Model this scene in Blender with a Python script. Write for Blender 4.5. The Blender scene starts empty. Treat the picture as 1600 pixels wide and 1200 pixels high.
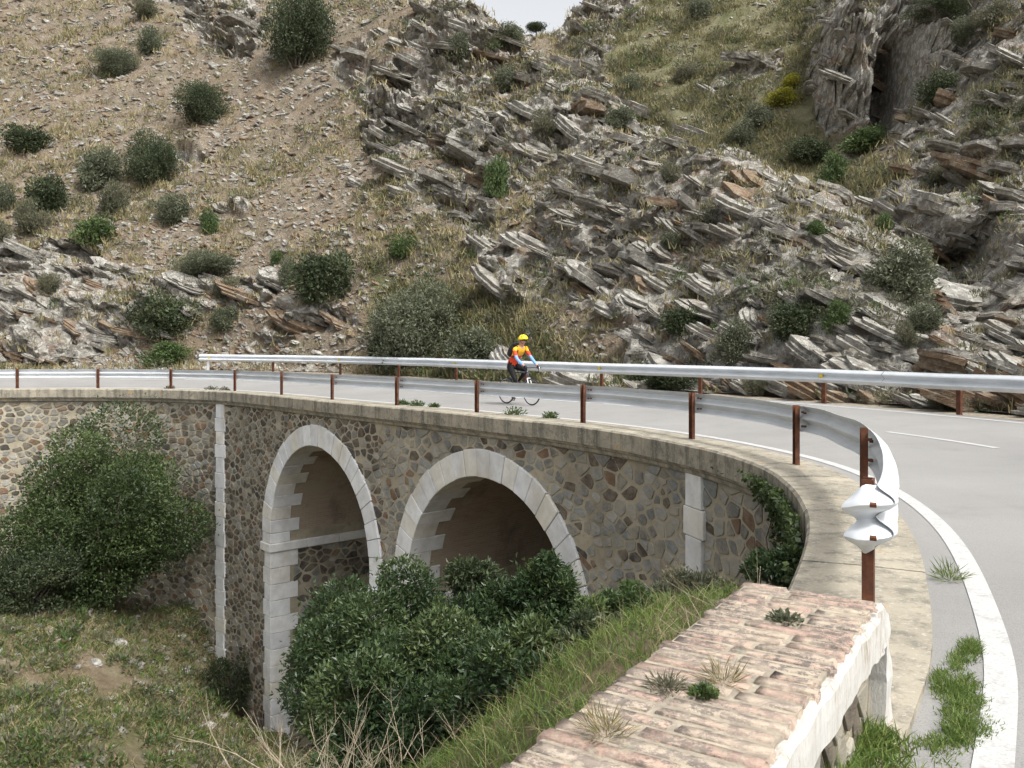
import bpy, bmesh, math, random
import numpy as np
from mathutils import Vector, Matrix, Euler

scene = bpy.context.scene
COL = scene.collection
F = 1300.0            # focal length in photo pixels (photo is 1600 wide)
ZC = 1.39             # eye height above the coping of the viaduct (z = 0)
HOR = 550.0           # photo row of the horizon

# ------------------------------------------------------------------ camera
cam_d = bpy.data.cameras.new('camera'); cam = bpy.data.objects.new('camera', cam_d); COL.objects.link(cam)
cam.location = (0, 0, ZC); cam.rotation_euler = (math.radians(90), 0, 0)
cam_d.sensor_width = 36.0; cam_d.lens = 36.0 * F / 1600.0
cam_d.shift_y = -(600 - HOR) / 1600.0
cam_d.clip_start = 0.05; cam_d.clip_end = 2000
scene.camera = cam

# ------------------------------------------------------------------ sky, sun, exposure
SUN_DIR = Vector((0.42, -0.42, 0.80)).normalized()      # towards the sun
world = bpy.data.worlds.new('World'); scene.world = world; world.use_nodes = True
wn = world.node_tree.nodes; wl = world.node_tree.links
bg = wn['Background']
sky = wn.new('ShaderNodeTexSky'); sky.sky_type = 'NISHITA'; sky.sun_disc = False
sky.sun_elevation = math.asin(SUN_DIR.z); sky.sun_rotation = math.atan2(SUN_DIR.x, SUN_DIR.y)
sky.air_density = 1.0; sky.dust_density = 5.0; sky.ozone_density = 1.0
hs = wn.new('ShaderNodeHueSaturation'); hs.inputs['Saturation'].default_value = 0.12
wl.new(sky.outputs[0], hs.inputs['Color']); wl.new(hs.outputs[0], bg.inputs['Color'])
bg.inputs['Strength'].default_value = 0.15
sun_d = bpy.data.lights.new('sun', 'SUN'); sun_d.energy = 1.6; sun_d.angle = math.radians(8.0); sun_d.color = (1.0, 0.955, 0.88)
sun = bpy.data.objects.new('sun', sun_d); COL.objects.link(sun)
sun.rotation_euler = SUN_DIR.to_track_quat('Z', 'Y').to_euler(); sun.location = (20, -20, 60)
vs = scene.view_settings; vs.view_transform = 'Standard'; vs.look = 'None'; vs.gamma = 1.0; vs.use_curve_mapping = False
vs.exposure = 0.92

# ------------------------------------------------------------------ helpers
def tag(o, label=None, cat=None, group=None, kind=None):
    if label: o['label'] = label
    if cat: o['category'] = cat
    if group: o['group'] = group
    if kind: o['kind'] = kind
    return o
def empty(name, loc=(0, 0, 0), rz=0.0):
    o = bpy.data.objects.new(name, None); COL.objects.link(o)
    o.location = loc; o.rotation_euler = (0, 0, rz); o.empty_display_size = 0.2
    return o
def link(name, me, parent=None, world_coords=False):
    o = bpy.data.objects.new(name, me); COL.objects.link(o)
    if parent is not None:
        o.parent = parent
        if world_coords: o.matrix_parent_inverse = Matrix.Translation(-Vector(parent.location))
    return o
def npmesh(name, V, Fa, mats=(), midx=None, smooth=False, attrs=None):
    """mesh from numpy arrays; Fa is (n,3) or (n,4); attrs: {name: (domain, values)}"""
    V = np.asarray(V, np.float32); Fa = np.asarray(Fa, np.int32)
    me = bpy.data.meshes.new(name)
    n, k = Fa.shape
    me.vertices.add(len(V)); me.vertices.foreach_set('co', V.ravel())
    me.loops.add(n * k); me.loops.foreach_set('vertex_index', Fa.ravel())
    me.polygons.add(n); me.polygons.foreach_set('loop_start', np.arange(0, n * k, k, dtype=np.int32))
    me.polygons.foreach_set('loop_total', np.full(n, k, np.int32))
    for m in mats: me.materials.append(m)
    if midx is not None: me.polygons.foreach_set('material_index', np.asarray(midx, np.int32))
    me.polygons.foreach_set('use_smooth', np.full(n, bool(smooth)))
    me.update(calc_edges=True)
    if attrs:
        for nm, (dom, val) in attrs.items():
            a = me.attributes.new(nm, 'FLOAT', dom); a.data.foreach_set('value', np.asarray(val, np.float32))
    return me
def pymesh(name, verts, faces, mats=(), midx=None, smooth=False):
    me = bpy.data.meshes.new(name); me.from_pydata([tuple(v) for v in verts], [], faces)
    for m in mats: me.materials.append(m)
    if midx is not None: me.polygons.foreach_set('material_index', midx)
    if smooth: me.polygons.foreach_set('use_smooth', [True] * len(me.polygons))
    me.update(); return me
class MB:
    """collects verts and faces of simple shapes for one mesh"""
    def __init__(s): s.v = []; s.f = []; s.m = []
    def add(s, vs, fs, m=0):
        b = len(s.v); s.v += [tuple(v) for v in vs]
        s.f += [tuple(i + b for i in f) for f in fs]; s.m += [m] * len(fs)
    def box(s, c, e, rot=None, m=0):
        vs = []
        for dx in (-1, 1):
            for dy in (-1, 1):
                for dz in (-1, 1):
                    p = Vector((dx * e[0] / 2, dy * e[1] / 2, dz * e[2] / 2))
                    if rot: p = rot @ p
                    vs.append(p + Vector(c))
        s.add(vs, [(0, 1, 3, 2), (4, 6, 7, 5), (0, 4, 5, 1), (2, 3, 7, 6), (0, 2, 6, 4), (1, 5, 7, 3)], m)
    def tube(s, pts, rad, n=8, m=0, caps=True):
        pts = [Vector(p) for p in pts]
        if not hasattr(rad, '__len__'): rad = [rad] * len(pts)
        vs = []; prev = None
        for i, p in enumerate(pts):
            t = (pts[min(i + 1, len(pts) - 1)] - pts[max(i - 1, 0)])
            t = t.normalized() if t.length > 1e-9 else Vector((0, 0, 1))
            if prev is None:
                a = t.orthogonal().normalized()
            else:
                a = prev - t * prev.dot(t); a = a.normalized() if a.length > 1e-6 else t.orthogonal().normalized()
            prev = a; b = t.cross(a)
            for j in range(n):
                an = 2 * math.pi * j / n
                vs.append(p + (a * math.cos(an) + b * math.sin(an)) * rad[i])
        fs = []
        for i in range(len(pts) - 1):
            for j in range(n):
                fs.append((i * n + j, i * n + (j + 1) % n, (i + 1) * n + (j + 1) % n, (i + 1) * n + j))
        if caps:
            fs.append(tuple(range(n - 1, -1, -1))); fs.append(tuple((len(pts) - 1) * n + j for j in range(n)))
        s.add(vs, fs, m)
    def sweep(s, frames, prof, m=0, closed=True, caps=True):
        """frames: list of (origin, axis_a, axis_b); prof: list of (a, b)"""
        n = len(prof); vs = []
        for (o, a, b) in frames:
            for (pa, pb) in prof: vs.append(Vector(o) + Vector(a) * pa + Vector(b) * pb)
        fs = []; k = n if closed else n - 1
        for i in range(len(frames) - 1):
            for j in range(k):
                fs.append((i * n + j, i * n + (j + 1) % n, (i + 1) * n + (j + 1) % n, (i + 1) * n + j))
        if caps and closed:
            fs.append(tuple(range(n - 1, -1, -1))); fs.append(tuple((len(frames) - 1) * n + j for j in range(n)))
        s.add(vs, fs, m)
    def mesh(s, name, mats=(), smooth=False, recalc=True):
        me = pymesh(name, s.v, s.f, mats, s.m, smooth)
        if recalc:
            bm = bmesh.new(); bm.from_mesh(me); bmesh.ops.recalc_face_normals(bm, faces=bm.faces); bm.to_mesh(me); bm.free()
        return me

# ---- vectorised noise
def _h(ix, iy, iz, seed):
    n = (ix.astype(np.int64) * 374761393 + iy.astype(np.int64) * 668265263 + iz.astype(np.int64) * 2147483647 + seed * 1274126177) & 0xffffffff
    n = ((n ^ (n >> 13)) * 1274126177) & 0xffffffff
    n = ((n ^ (n >> 15)) * 2246822519) & 0xffffffff
    return ((n ^ (n >> 16)) & 0xffff) / 32767.5 - 1.0
def vnoise(x, y, z=0.0, seed=0):
    x = np.asarray(x, float); y = np.asarray(y, float); z = np.zeros_like(x) + z
    ix = np.floor(x); iy = np.floor(y); iz = np.floor(z); fx = x - ix; fy = y - iy; fz = z - iz
    fx = fx * fx * (3 - 2 * fx); fy = fy * fy * (3 - 2 * fy); fz = fz * fz * (3 - 2 * fz)
    r = 0
    for a in (0, 1):
        for b in (0, 1):
            for c in (0, 1):
                w = (fx if a else 1 - fx) * (fy if b else 1 - fy) * (fz if c else 1 - fz)
                r = r + w * _h(ix + a, iy + b, iz + c, seed)
    return r
def fbm(x, y, z=0.0, seed=0, oct=4, gain=0.5):
    r = 0; a = 1.0; f = 1.0
    for o in range(oct):
        r = r + a * vnoise(np.asarray(x) * f, np.asarray(y) * f, np.asarray(z) * f, seed + o * 17); a *= gain; f *= 2.03
    return r
def smooth01(t): t = np.clip(t, 0, 1); return t * t * (3 - 2 * t)

# ---- pixel <-> point
def at(px, py, d): return np.array([(px - 800) / F * d, d, ZC + (HOR - py) / F * d])
def proj(p): return 800 + F * p[0] / p[1], HOR - F * (p[2] - ZC) / p[1]

# ---- thin plate spline z(x, y)
class TPS:
    def __init__(s, pts, lam=0.4):
        P = np.array(pts, float); s.c = P[:, :2] / 20.0; n = len(P)
        K = s._k(s.c, s.c) + np.eye(n) * lam * 0.01
        A = np.zeros((n + 3, n + 3)); A[:n, :n] = K; A[:n, n] = 1; A[:n, n + 1:] = s.c; A[n, :n] = 1; A[n + 1:, :n] = s.c.T
        s.w = np.linalg.solve(A, np.concatenate([P[:, 2], np.zeros(3)])); s.n = n
    def _k(s, a, b):
        r2 = ((a[:, None, :] - b[None, :, :]) ** 2).sum(-1); return 0.5 * r2 * np.log(r2 + 1e-9)
    def __call__(s, x, y):
        x = np.asarray(x, float); sh = x.shape; q = np.stack([x.ravel(), np.asarray(y, float).ravel()], 1) / 20.0
        out = np.empty(len(q))
        for i in range(0, len(q), 60000):
            b = q[i:i + 60000]; out[i:i + 60000] = s._k(b, s.c) @ s.w[:s.n] + s.w[s.n] + b @ s.w[s.n + 1:]
        return out.reshape(sh)

# ------------------------------------------------------------------ node materials
class NT:
    def __init__(s, name, rough=0.9, spec=0.25):
        s.m = bpy.data.materials.new(name); s.m.use_nodes = True
        s.n = s.m.node_tree.nodes; s.l = s.m.node_tree.links; s.b = s.n['Principled BSDF']
        s.b.inputs['Roughness'].default_value = rough; s.b.inputs['Specular IOR Level'].default_value = spec
        s._tc = None
    def tc(s, kind='Object'):
        if s._tc is None: s._tc = s.n.new('ShaderNodeTexCoord')
        return s._tc.outputs[kind]
    def mapping(s, scale=(1, 1, 1), rot=(0, 0, 0), kind='Object'):
        m = s.n.new('ShaderNodeMapping'); m.inputs['Scale'].default_value = scale; m.inputs['Rotation'].default_value = rot
        s.l.new(s.tc(kind), m.inputs['Vector']); return m.outputs[0]
    def noise(s, scale, detail=4, rough=0.55, vec=None, dist=0.0):
        t = s.n.new('ShaderNodeTexNoise'); t.inputs['Scale'].default_value = scale; t.inputs['Detail'].default_value = detail
        t.inputs['Roughness'].default_value = rough; t.inputs['Distortion'].default_value = dist
        s.l.new(vec if vec is not None else s.tc(), t.inputs['Vector']); return t.outputs['Fac']
    def voro(s, scale, feature='F1', vec=None, out='Distance'):
        t = s.n.new('ShaderNodeTexVoronoi'); t.feature = feature; t.inputs['Scale'].default_value = scale
        s.l.new(vec if vec is not None else s.tc(), t.inputs['Vector']); return t.outputs[out]
    def attr(s, name):
        a = s.n.new('ShaderNodeAttribute'); a.attribute_name = name; return a.outputs['Fac']
    def rnd(s): return s.n.new('ShaderNodeObjectInfo').outputs['Random']
    def ramp(s, fac, stops):
        r = s.n.new('ShaderNodeValToRGB'); e = r.color_ramp.elements
        while len(e) < len(stops): e.new(0.5)
        for i, (p, c) in enumerate(stops):
            e[i].position = p; e[i].color = (c, c, c, 1) if not hasattr(c, '__len__') else (*c[:3], 1)
        s.l.new(fac, r.inputs[0]); return r.outputs[0]
    def mix(s, fac, a, b, mode='MIX'):
        m = s.n.new('ShaderNodeMix'); m.data_type = 'RGBA'; m.blend_type = mode
        for inp, v in ((m.inputs[0], fac), (m.inputs[6], a), (m.inputs[7], b)):
            if hasattr(v, 'is_linked') or hasattr(v, 'links'): s.l.new(v, inp)
            elif hasattr(v, '__len__'): inp.default_value = (*v[:3], 1)
            else: inp.default_value = v if inp == m.inputs[0] else (v, v, v, 1)
        return m.outputs[2]
    def math(s, op, a, b=0.0):
        m = s.n.new('ShaderNodeMath'); m.operation = op
        for i, v in enumerate((a, b)):
            if hasattr(v, 'links'): s.l.new(v, m.inputs[i])
            else: m.inputs[i].default_value = v
        return m.outputs[0]
    def bump(s, h, strength=0.5, dist=0.02):
        b = s.n.new('ShaderNodeBump'); b.inputs['Strength'].default_value = strength; b.inputs['Distance'].default_value = dist
        s.l.new(h, b.inputs['Height']); s.l.new(b.outputs[0], s.b.inputs['Normal']); return s
    def color(s, c):
        if hasattr(c, 'links'): s.l.new(c, s.b.inputs['Base Color'])
        else: s.b.inputs['Base Color'].default_value = (*c[:3], 1)
        return s
    def rough(s, r): s.l.new(r, s.b.inputs['Roughness']); return s

def m_rock(name, lo, mid, hi, lichen=(0.42, 0.41, 0.36), scale=1.0, rust=0.35, lich=0.5):
    t = NT(name, 0.92, 0.2)
    gp = t.n.new('ShaderNodeNewGeometry').outputs['Position']; mp = t.n.new('ShaderNodeMapping'); mp.inputs['Scale'].default_value = (1, 1, 2.6); mp.inputs['Rotation'].default_value = (0, 0.45, 0); t.l.new(gp, mp.inputs['Vector']); v = mp.outputs[0]
    a = t.noise(1.3 * scale, 6, 0.65, v); c = t.ramp(a, [(0.3, lo), (0.5, mid), (0.72, hi)])
    r = t.ramp(t.noise(0.9 * scale, 4, 0.6, v, 0.6), [(0.52, 0.0), (0.68, rust)])
    c = t.mix(r, c, (0.20, 0.115, 0.065))
    l = t.ramp(t.noise(3.1 * scale, 5, 0.7, gp), [(0.50, 0.0), (0.60, lich)])
    c = t.mix(l, c, lichen)
    f = t.ramp(t.noise(16 * scale, 4, 0.75, gp), [(0.3, 0.62), (0.7, 1.15)])
    c = t.mix(1.0, c, f, 'MULTIPLY'); t.color(c)
    t.bump(t.noise(9 * scale, 7, 0.7, v), 0.8, 0.12 / scale); return t.m
def m_plain(name, c1, c2, scale=8.0, rough=0.85, bump=0.3, bdist=0.01, spec=0.25, detail=5):
    t = NT(name, rough, spec)
    a = t.noise(scale, detail, 0.6); t.color(t.ramp(a, [(0.32, c1), (0.68, c2)]))
    if bump: t.bump(t.noise(scale * 5, 5, 0.65), bump, bdist)
    return t.m
def m_leaf(name, dark, mid, light, rough=0.5, transl=0.25):
    t = NT(name, rough, 0.35)
    a = t.attr('tint'); o = t.noise(0.9, 3)
    f = t.math('ADD', t.math('MULTIPLY', a, 0.75), t.math('MULTIPLY', o, 0.25))
    c = t.ramp(f, [(0.12, dark), (0.5, mid), (0.9, light)]); t.color(c)
    tr = t.n.new('ShaderNodeBsdfTranslucent'); t.l.new(t.mix(0.5, c, light), tr.inputs['Color'])
    ms = t.n.new('ShaderNodeMixShader'); ms.inputs[0].default_value = transl
    t.l.new(t.b.outputs[0], ms.inputs[1]); t.l.new(tr.outputs[0], ms.inputs[2])
    t.l.new(ms.outputs[0], t.n['Material Output'].inputs['Surface']); return t.m

M = {}
# ------------------------------------------------------------------ road line (line of the inner guardrail posts) and its frame
_pts = [(-6.5, -7.5), (-4.2, -4.6), (-2.6, -2.3), (-1.1, -0.3), (0.35, 1.9), (1.3, 3.35), (1.95, 4.5), (3.05, 7.2), (3.52, 10.3), (2.86, 13.4), (1.36, 16.3), (-0.8, 19.05), (-3.05, 21.75), (-5.25, 24.3),
        (-7.55, 27.1), (-10.0, 29.7), (-12.9, 31.3), (-15.9, 31.9), (-19.0, 31.6), (-23.5, 30.2), (-29, 27.0), (-36, 21.0), (-44, 12.0)]
def catmull(pts, n=24):
    P = [np.array(p, float) for p in pts]; P = [2 * P[0] - P[1]] + P + [2 * P[-1] - P[-2]]; out = []
    for i in range(1, len(P) - 2):
        for k in range(n):
            t = k / n; a, b, c, d = P[i - 1], P[i], P[i + 1], P[i + 2]
            out.append(0.5 * ((2 * b) + (c - a) * t + (2 * a - 5 * b + 4 * c - d) * t * t + (3 * b - a - 3 * c + d) * t ** 3))
    out.append(P[-2]); return np.array(out)
_c = catmull(_pts)
for _ in range(60):                                  # even the curvature out a little
    _c[1:-1] = 0.25 * _c[:-2] + 0.5 * _c[1:-1] + 0.25 * _c[2:]
_L = np.concatenate([[0], np.cumsum(np.linalg.norm(np.diff(_c, axis=0), axis=1))])
SS = np.arange(0, _L[-1], 0.05)
CX = np.interp(SS, _L, _c[:, 0]); CY = np.interp(SS, _L, _c[:, 1])
_tx = np.gradient(CX); _ty = np.gradient(CY); _tl = np.hypot(_tx, _ty); _tx /= _tl; _ty /= _tl
for _ in range(40):
    _tx[1:-1] = 0.25 * _tx[:-2] + 0.5 * _tx[1:-1] + 0.25 * _tx[2:]; _ty[1:-1] = 0.25 * _ty[:-2] + 0.5 * _ty[1:-1] + 0.25 * _ty[2:]
NX = _ty.copy(); NY = -_tx.copy()                     # normal to the right = away from the valley
def cpos(s, t=0.0, z=0.0):
    """point at arc length s, offset t (positive = towards the hill), height z"""
    x = np.interp(s, SS, CX); y = np.interp(s, SS, CY); nx = np.interp(s, SS, NX); ny = np.interp(s, SS, NY)
    return np.array([x + nx * t, y + ny * t, z + 0 * x])
def cfr(s):
    return Vector((np.interp(s, SS, NX), np.interp(s, SS, NY), 0)).normalized()
def ctan(s):
    n = cfr(s); return Vector((-n.y, n.x, 0))
S_ALL = SS
def s_at_px(px, t=0.0, lo=8.0):
    """arc length where the line at offset t is seen at photo column px (far branch)"""
    s = np.arange(0, SS[-1], 0.02); p = cpos(s, t); ok = (p[1] > 3.0)
    v = 800 + F * p[0] / np.where(ok, p[1], 1); i0 = np.argmax(np.where(ok, v, -1e9))
    sel = s[i0:]; vv = v[i0:]
    return float(np.interp(-px, -vv, sel))
W_RAIL = 6.25
_zs = [s_at_px(p, W_RAIL) for p in (1497, 1286, 1119, 940, 692, 611, 312)]
_zz = [0.22, 0.25, 0.28, 0.31, 0.40, 0.43, 0.54]
def z_out(s): return np.interp(s, [0, _zs[0] - 6] + _zs, [0.18, 0.2] + _zz)
def z_road(s, t): return -0.035 + (z_out(s) + 0.035) * np.clip((np.asarray(t) - 0.3) / (W_RAIL - 0.3), -0.2, 1.3)
def ts_of(x, y):
    """nearest (s, t) of points on the plane (vectorised, coarse)"""
    x = np.asarray(x, float).ravel(); y = np.asarray(y, float).ravel(); S = np.empty(len(x)); T = np.empty(len(x))
    cx = CX[::6]; cy = CY[::6]; nx = NX[::6]; ny = NY[::6]; ss = SS[::6]
    for i in range(0, len(x), 20000):
        dx = x[i:i + 20000, None] - cx; dy = y[i:i + 20000, None] - cy
        j = np.argmin(dx * dx + dy * dy, 1); r = np.arange(len(j))
        S[i:i + 20000] = ss[j]; T[i:i + 20000] = dx[r, j] * nx[j] + dy[r, j] * ny[j]
    return S, T
# ------------------------------------------------------------------ materials of the built things
def m_asphalt():
    t = NT('asphalt_pale', 0.85, 0.3)
    a = t.noise(0.35, 5, 0.6); c = t.ramp(a, [(0.3, (0.198, 0.195, 0.19)), (0.7, (0.25, 0.246, 0.238))])
    g = t.ramp(t.voro(95), [(0.0, 0.72), (0.45, 1.12)]); c = t.mix(1.0, c, g, 'MULTIPLY')
    p = t.ramp(t.noise(1.7, 4, 0.6), [(0.56, 0.0), (0.72, 0.35)]); c = t.mix(p, c, (0.17, 0.165, 0.155))
    t.color(c); t.bump(t.noise(120, 3, 0.6), 0.5, 0.008); return t.m
def m_concrete(name='coping_concrete'):
    t = NT(name, 0.93, 0.2)
    c = t.ramp(t.noise(1.4, 6, 0.65), [(0.3, (0.23, 0.21, 0.17)), (0.5, (0.33, 0.30, 0.24)), (0.72, (0.42, 0.375, 0.295))])
    v = t.mapping((5, 5, 0.35)); st = t.ramp(t.noise(1.0, 4, 0.6, v), [(0.48, 0.0), (0.66, 0.75)])
    gn = t.n.new('ShaderNodeNewGeometry'); sp = t.n.new('ShaderNodeSeparateXYZ'); t.l.new(gn.outputs['True Normal'], sp.inputs[0])
    side = t.math('SUBTRACT', 1.0, t.math('ABSOLUTE', sp.outputs[2]))      # streaked dirt only on upright faces
    c = t.mix(t.math('MULTIPLY', st, side), c, (0.085, 0.08, 0.062))
    bl = t.ramp(t.noise(5.0, 6, 0.75), [(0.48, 0.0), (0.62, 0.7)]); c = t.mix(bl, c, (0.13, 0.125, 0.108))
    wl_ = t.ramp(t.noise(24.0, 5, 0.75), [(0.57, 0.0), (0.63, 0.6)]); c = t.mix(wl_, c, (0.5, 0.48, 0.42))
    ol = t.ramp(t.noise(3.6, 5, 0.75), [(0.645, 0.0), (0.67, 0.8)]); c = t.mix(ol, c, (0.50, 0.25, 0.03))
    t.color(c); t.bump(t.noise(30, 6, 0.7), 0.55, 0.02); return t.m
def m_dressed():
    t = NT('dressed_pale_stone', 0.85, 0.25)
    r = t.rnd(); c = t.ramp(r, [(0.0, (0.60, 0.605, 0.605)), (0.4, (0.68, 0.69, 0.70)), (0.65, (0.66, 0.635, 0.57)), (1.0, (0.72, 0.73, 0.735))])
    n = t.ramp(t.noise(2.5, 6, 0.65), [(0.3, 0.78), (0.6, 1.03)]); c = t.mix(1.0, c, n, 'MULTIPLY')
    y = t.ramp(t.noise(0.9, 4, 0.6, t.mapping((1, 1, 0.5))), [(0.52, 0.0), (0.7, 0.45)]); c = t.mix(y, c, (0.42, 0.35, 0.21))
    s = t.ramp(t.noise(9, 6, 0.75), [(0.6, 0.0), (0.72, 0.5)]); c = t.mix(s, c, (0.23, 0.215, 0.18))
    t.color(c); t.bump(t.noise(18, 6, 0.7), 0.4, 0.015); return t.m
def m_stone(name, a, b, scale=7.0, smear=0.35):
    t = NT(name, 0.9, 0.25)
    r = t.rnd(); v = t.mapping((1, 1, 2.4))
    c = t.ramp(t.noise(scale, 6, 0.7, v), [(0.3, a), (0.7, b)])
    c = t.mix(1.0, c, t.ramp(t.noise(1.1, 2), [(0.3, 0.75), (0.7, 1.25)]), 'MULTIPLY')
    l = t.ramp(t.noise(14, 5, 0.75), [(0.6, 0.0), (0.7, 0.45)]); c = t.mix(l, c, (0.33, 0.325, 0.29))
    sm_ = t.ramp(t.noise(2.6, 6, 0.7), [(0.44, 0.0), (0.62, smear)]); c = t.mix(sm_, c, (0.34, 0.305, 0.235))
    t.color(c); t.bump(t.noise(24, 6, 0.7, v), 0.7, 0.02); return t.m
def m_mortar():
    t = NT('lime_mortar', 0.95, 0.15)
    c = t.ramp(t.noise(0.9, 5, 0.6), [(0.3, (0.24, 0.215, 0.165)), (0.5, (0.36, 0.32, 0.24)), (0.7, (0.46, 0.415, 0.325))])
    d = t.ramp(t.noise(4.5, 6, 0.7), [(0.5, 0.0), (0.7, 0.5)]); c = t.mix(d, c, (0.17, 0.155, 0.12))
    t.color(c); t.bump(t.noise(26, 6, 0.7), 0.8, 0.03); return t.m
def m_vault():
    t = NT('vault_brickwork', 0.92, 0.2)
    b = t.n.new('ShaderNodeTexBrick'); b.inputs['Scale'].default_value = 1.0
    b.inputs['Brick Width'].default_value = 0.27; b.inputs['Row Height'].default_value = 0.066; b.inputs['Mortar Size'].default_value = 0.009
    b.inputs['Color1'].default_value = (0.27, 0.18, 0.13, 1); b.inputs['Color2'].default_value = (0.35, 0.26, 0.19, 1); b.inputs['Mortar'].default_value = (0.34, 0.31, 0.26, 1)
    uv = t.n.new('ShaderNodeUVMap'); t.l.new(uv.outputs[0], b.inputs['Vector'])
    c = b.outputs['Color']
    n = t.ramp(t.noise(0.55, 5, 0.65), [(0.35, 0.0), (0.6, 0.65)]); c = t.mix(n, c, (0.37, 0.325, 0.25))
    d = t.ramp(t.noise(0.8, 6, 0.7, t.mapping((1, 1, 0.6))), [(0.5, 0.0), (0.72, 0.8)]); c = t.mix(d, c, (0.10, 0.094, 0.085))
    t.color(c); t.bump(b.outputs['Fac'], -0.5, 0.012); return t.m
def m_rust():
    t = NT('rusted_steel', 0.8, 0.3)
    c = t.ramp(t.noise(9, 6, 0.7), [(0.3, (0.045, 0.018, 0.012)), (0.55, (0.115, 0.045, 0.024)), (0.75, (0.20, 0.085, 0.04))])
    t.color(c); t.bump(t.noise(60, 4), 0.3, 0.004); return t.m
def m_galv():
    t = NT('galvanised_steel', 0.42, 0.5); t.b.inputs['Metallic'].default_value = 0.3
    c = t.ramp(t.noise(1.6, 5, 0.65, t.mapping((1, 1, 3))), [(0.3, (0.54, 0.57, 0.60)), (0.7, (0.70, 0.73, 0.76))])
    d = t.ramp(t.noise(22, 5, 0.75), [(0.64, 0.0), (0.75, 0.35)]); c = t.mix(d, c, (0.24, 0.20, 0.16))
    t.color(c); t.rough(t.ramp(t.noise(7, 4), [(0.3, 0.36), (0.7, 0.55)])); return t.m
def m_white_line():
    t = NT('road_paint', 0.7, 0.3)
    c = t.ramp(t.noise(60, 5, 0.7), [(0.3, (0.34, 0.34, 0.33)), (0.6, (0.49, 0.49, 0.485))])
    w = t.ramp(t.noise(9, 7, 0.8), [(0.52, 0.0), (0.66, 0.8)]); c = t.mix(w, c, (0.3, 0.29, 0.28))
    t.color(c); t.bump(t.noise(120, 3), 0.4, 0.006); return t.m
def m_brick_top():
    t = NT('weathered_brick', 0.93, 0.2)
    r = t.rnd(); c = t.ramp(r, [(0.0, (0.45, 0.32, 0.26)), (0.35, (0.48, 0.38, 0.305)), (0.7, (0.50, 0.42, 0.34)), (1.0, (0.44, 0.30, 0.24))])
    gc = t.n.new('ShaderNodeNewGeometry').outputs['Position']
    c = t.mix(t.ramp(t.noise(7, 5, 0.7, gc), [(0.48, 0.0), (0.62, 0.75)]), c, (0.50, 0.43, 0.335))
    d = t.ramp(t.noise(26, 6, 0.8, gc), [(0.46, 0.0), (0.54, 0.85)])
    z = t.ramp(t.noise(2.6, 3, 0.6, gc), [(0.30, 0.1), (0.55, 1.0)])
    c = t.mix(t.math('MULTIPLY', d, z), c, (0.155, 0.135, 0.125))
    ol = t.ramp(t.noise(5.0, 4, 0.7, gc), [(0.70, 0.0), (0.72, 0.9)]); c = t.mix(ol, c, (0.50, 0.24, 0.02))
    g = t.ramp(t.noise(16, 5, 0.7, gc), [(0.60, 0.0), (0.66, 0.7)]); c = t.mix(g, c, (0.40, 0.39, 0.30))
    t.color(c); t.bump(t.noise(55, 6, 0.75, gc), 0.8, 0.012); return t.m
def m_whitewash():
    t = NT('flaking_whitewash', 0.9, 0.2)
    v = t.mapping((1, 1, 0.25))
    c = t.ramp(t.noise(14, 6, 0.75, v), [(0.35, (0.36, 0.31, 0.24)), (0.46, (0.54, 0.525, 0.49)), (0.7, (0.62, 0.615, 0.60))])
    d = t.ramp(t.noise(38, 5, 0.8, v), [(0.66, 0.0), (0.76, 0.6)]); c = t.mix(d, c, (0.42, 0.34, 0.24))
    t.color(c); t.bump(t.noise(34, 6, 0.75, v), 0.9, 0.018); return t.m

M['asphalt'] = m_asphalt(); M['conc'] = m_concrete(); M['dressed'] = m_dressed(); M['mortar'] = m_mortar(); M['vault'] = m_vault()
M['rust'] = m_rust(); M['galv'] = m_galv(); M['paint'] = m_white_line(); M['brick'] = m_brick_top(); M['wash'] = m_whitewash()
M['gravel'] = m_plain('verge_gravel', (0.20, 0.17, 0.13), (0.36, 0.32, 0.26), 9, 0.95, 0.9, 0.03)
ST = [m_stone('schist_grey', (0.11, 0.108, 0.10), (0.22, 0.212, 0.195), smear=.8), m_stone('schist_brown', (0.055, 0.045, 0.038), (0.13, 0.105, 0.082)),
      m_stone('schist_rust', (0.12, 0.075, 0.05), (0.20, 0.13, 0.085)), m_stone('schist_pale', (0.22, 0.218, 0.20), (0.36, 0.352, 0.325), smear=.8),
      m_stone('schist_blue', (0.15, 0.158, 0.155), (0.25, 0.258, 0.25), smear=.8), m_stone('schist_dark', (0.04, 0.037, 0.034), (0.095, 0.088, 0.078))]

# ------------------------------------------------------------------ road
def strip(s_list, t_list, zf, name, mat, dz=0.0):
    S, T = np.meshgrid(s_list, t_list, indexing='ij'); p = cpos(S.ravel(), T.ravel()); z = zf(S.ravel(), T.ravel()) + dz
    V = np.stack([p[0], p[1], z], 1); a, b = S.shape
    i = np.arange(a - 1)[:, None] * b + np.arange(b - 1)[None, :]; i = i.ravel()
    Fa = np.stack([i, i + 1, i + b + 1, i + b], 1)
    return npmesh(name, V, Fa[:, ::-1], [mat], smooth=True)
S_END = SS[-1] - 0.2
srange = np.arange(0.0, S_END, 0.25)
tcols = np.concatenate([[0.27, 0.36, 0.5], np.linspace(0.7, 6.0, 12)])
me = strip(srange, tcols, z_road, 'road', M['asphalt']); road = link('road', me); tag(road, kind='structure', label='pale grey asphalt road curving over the viaduct')
me = strip(srange, np.array([5.9, 6.1, 6.4, 6.9, 7.6]), lambda s, t: z_road(s, t) - 0.012 - 0.05 * (t > 6.0), 'verge', M['gravel']); vg = link('verge', me); tag(vg, kind='structure', label='gravel verge under the outer guardrail')
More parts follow.
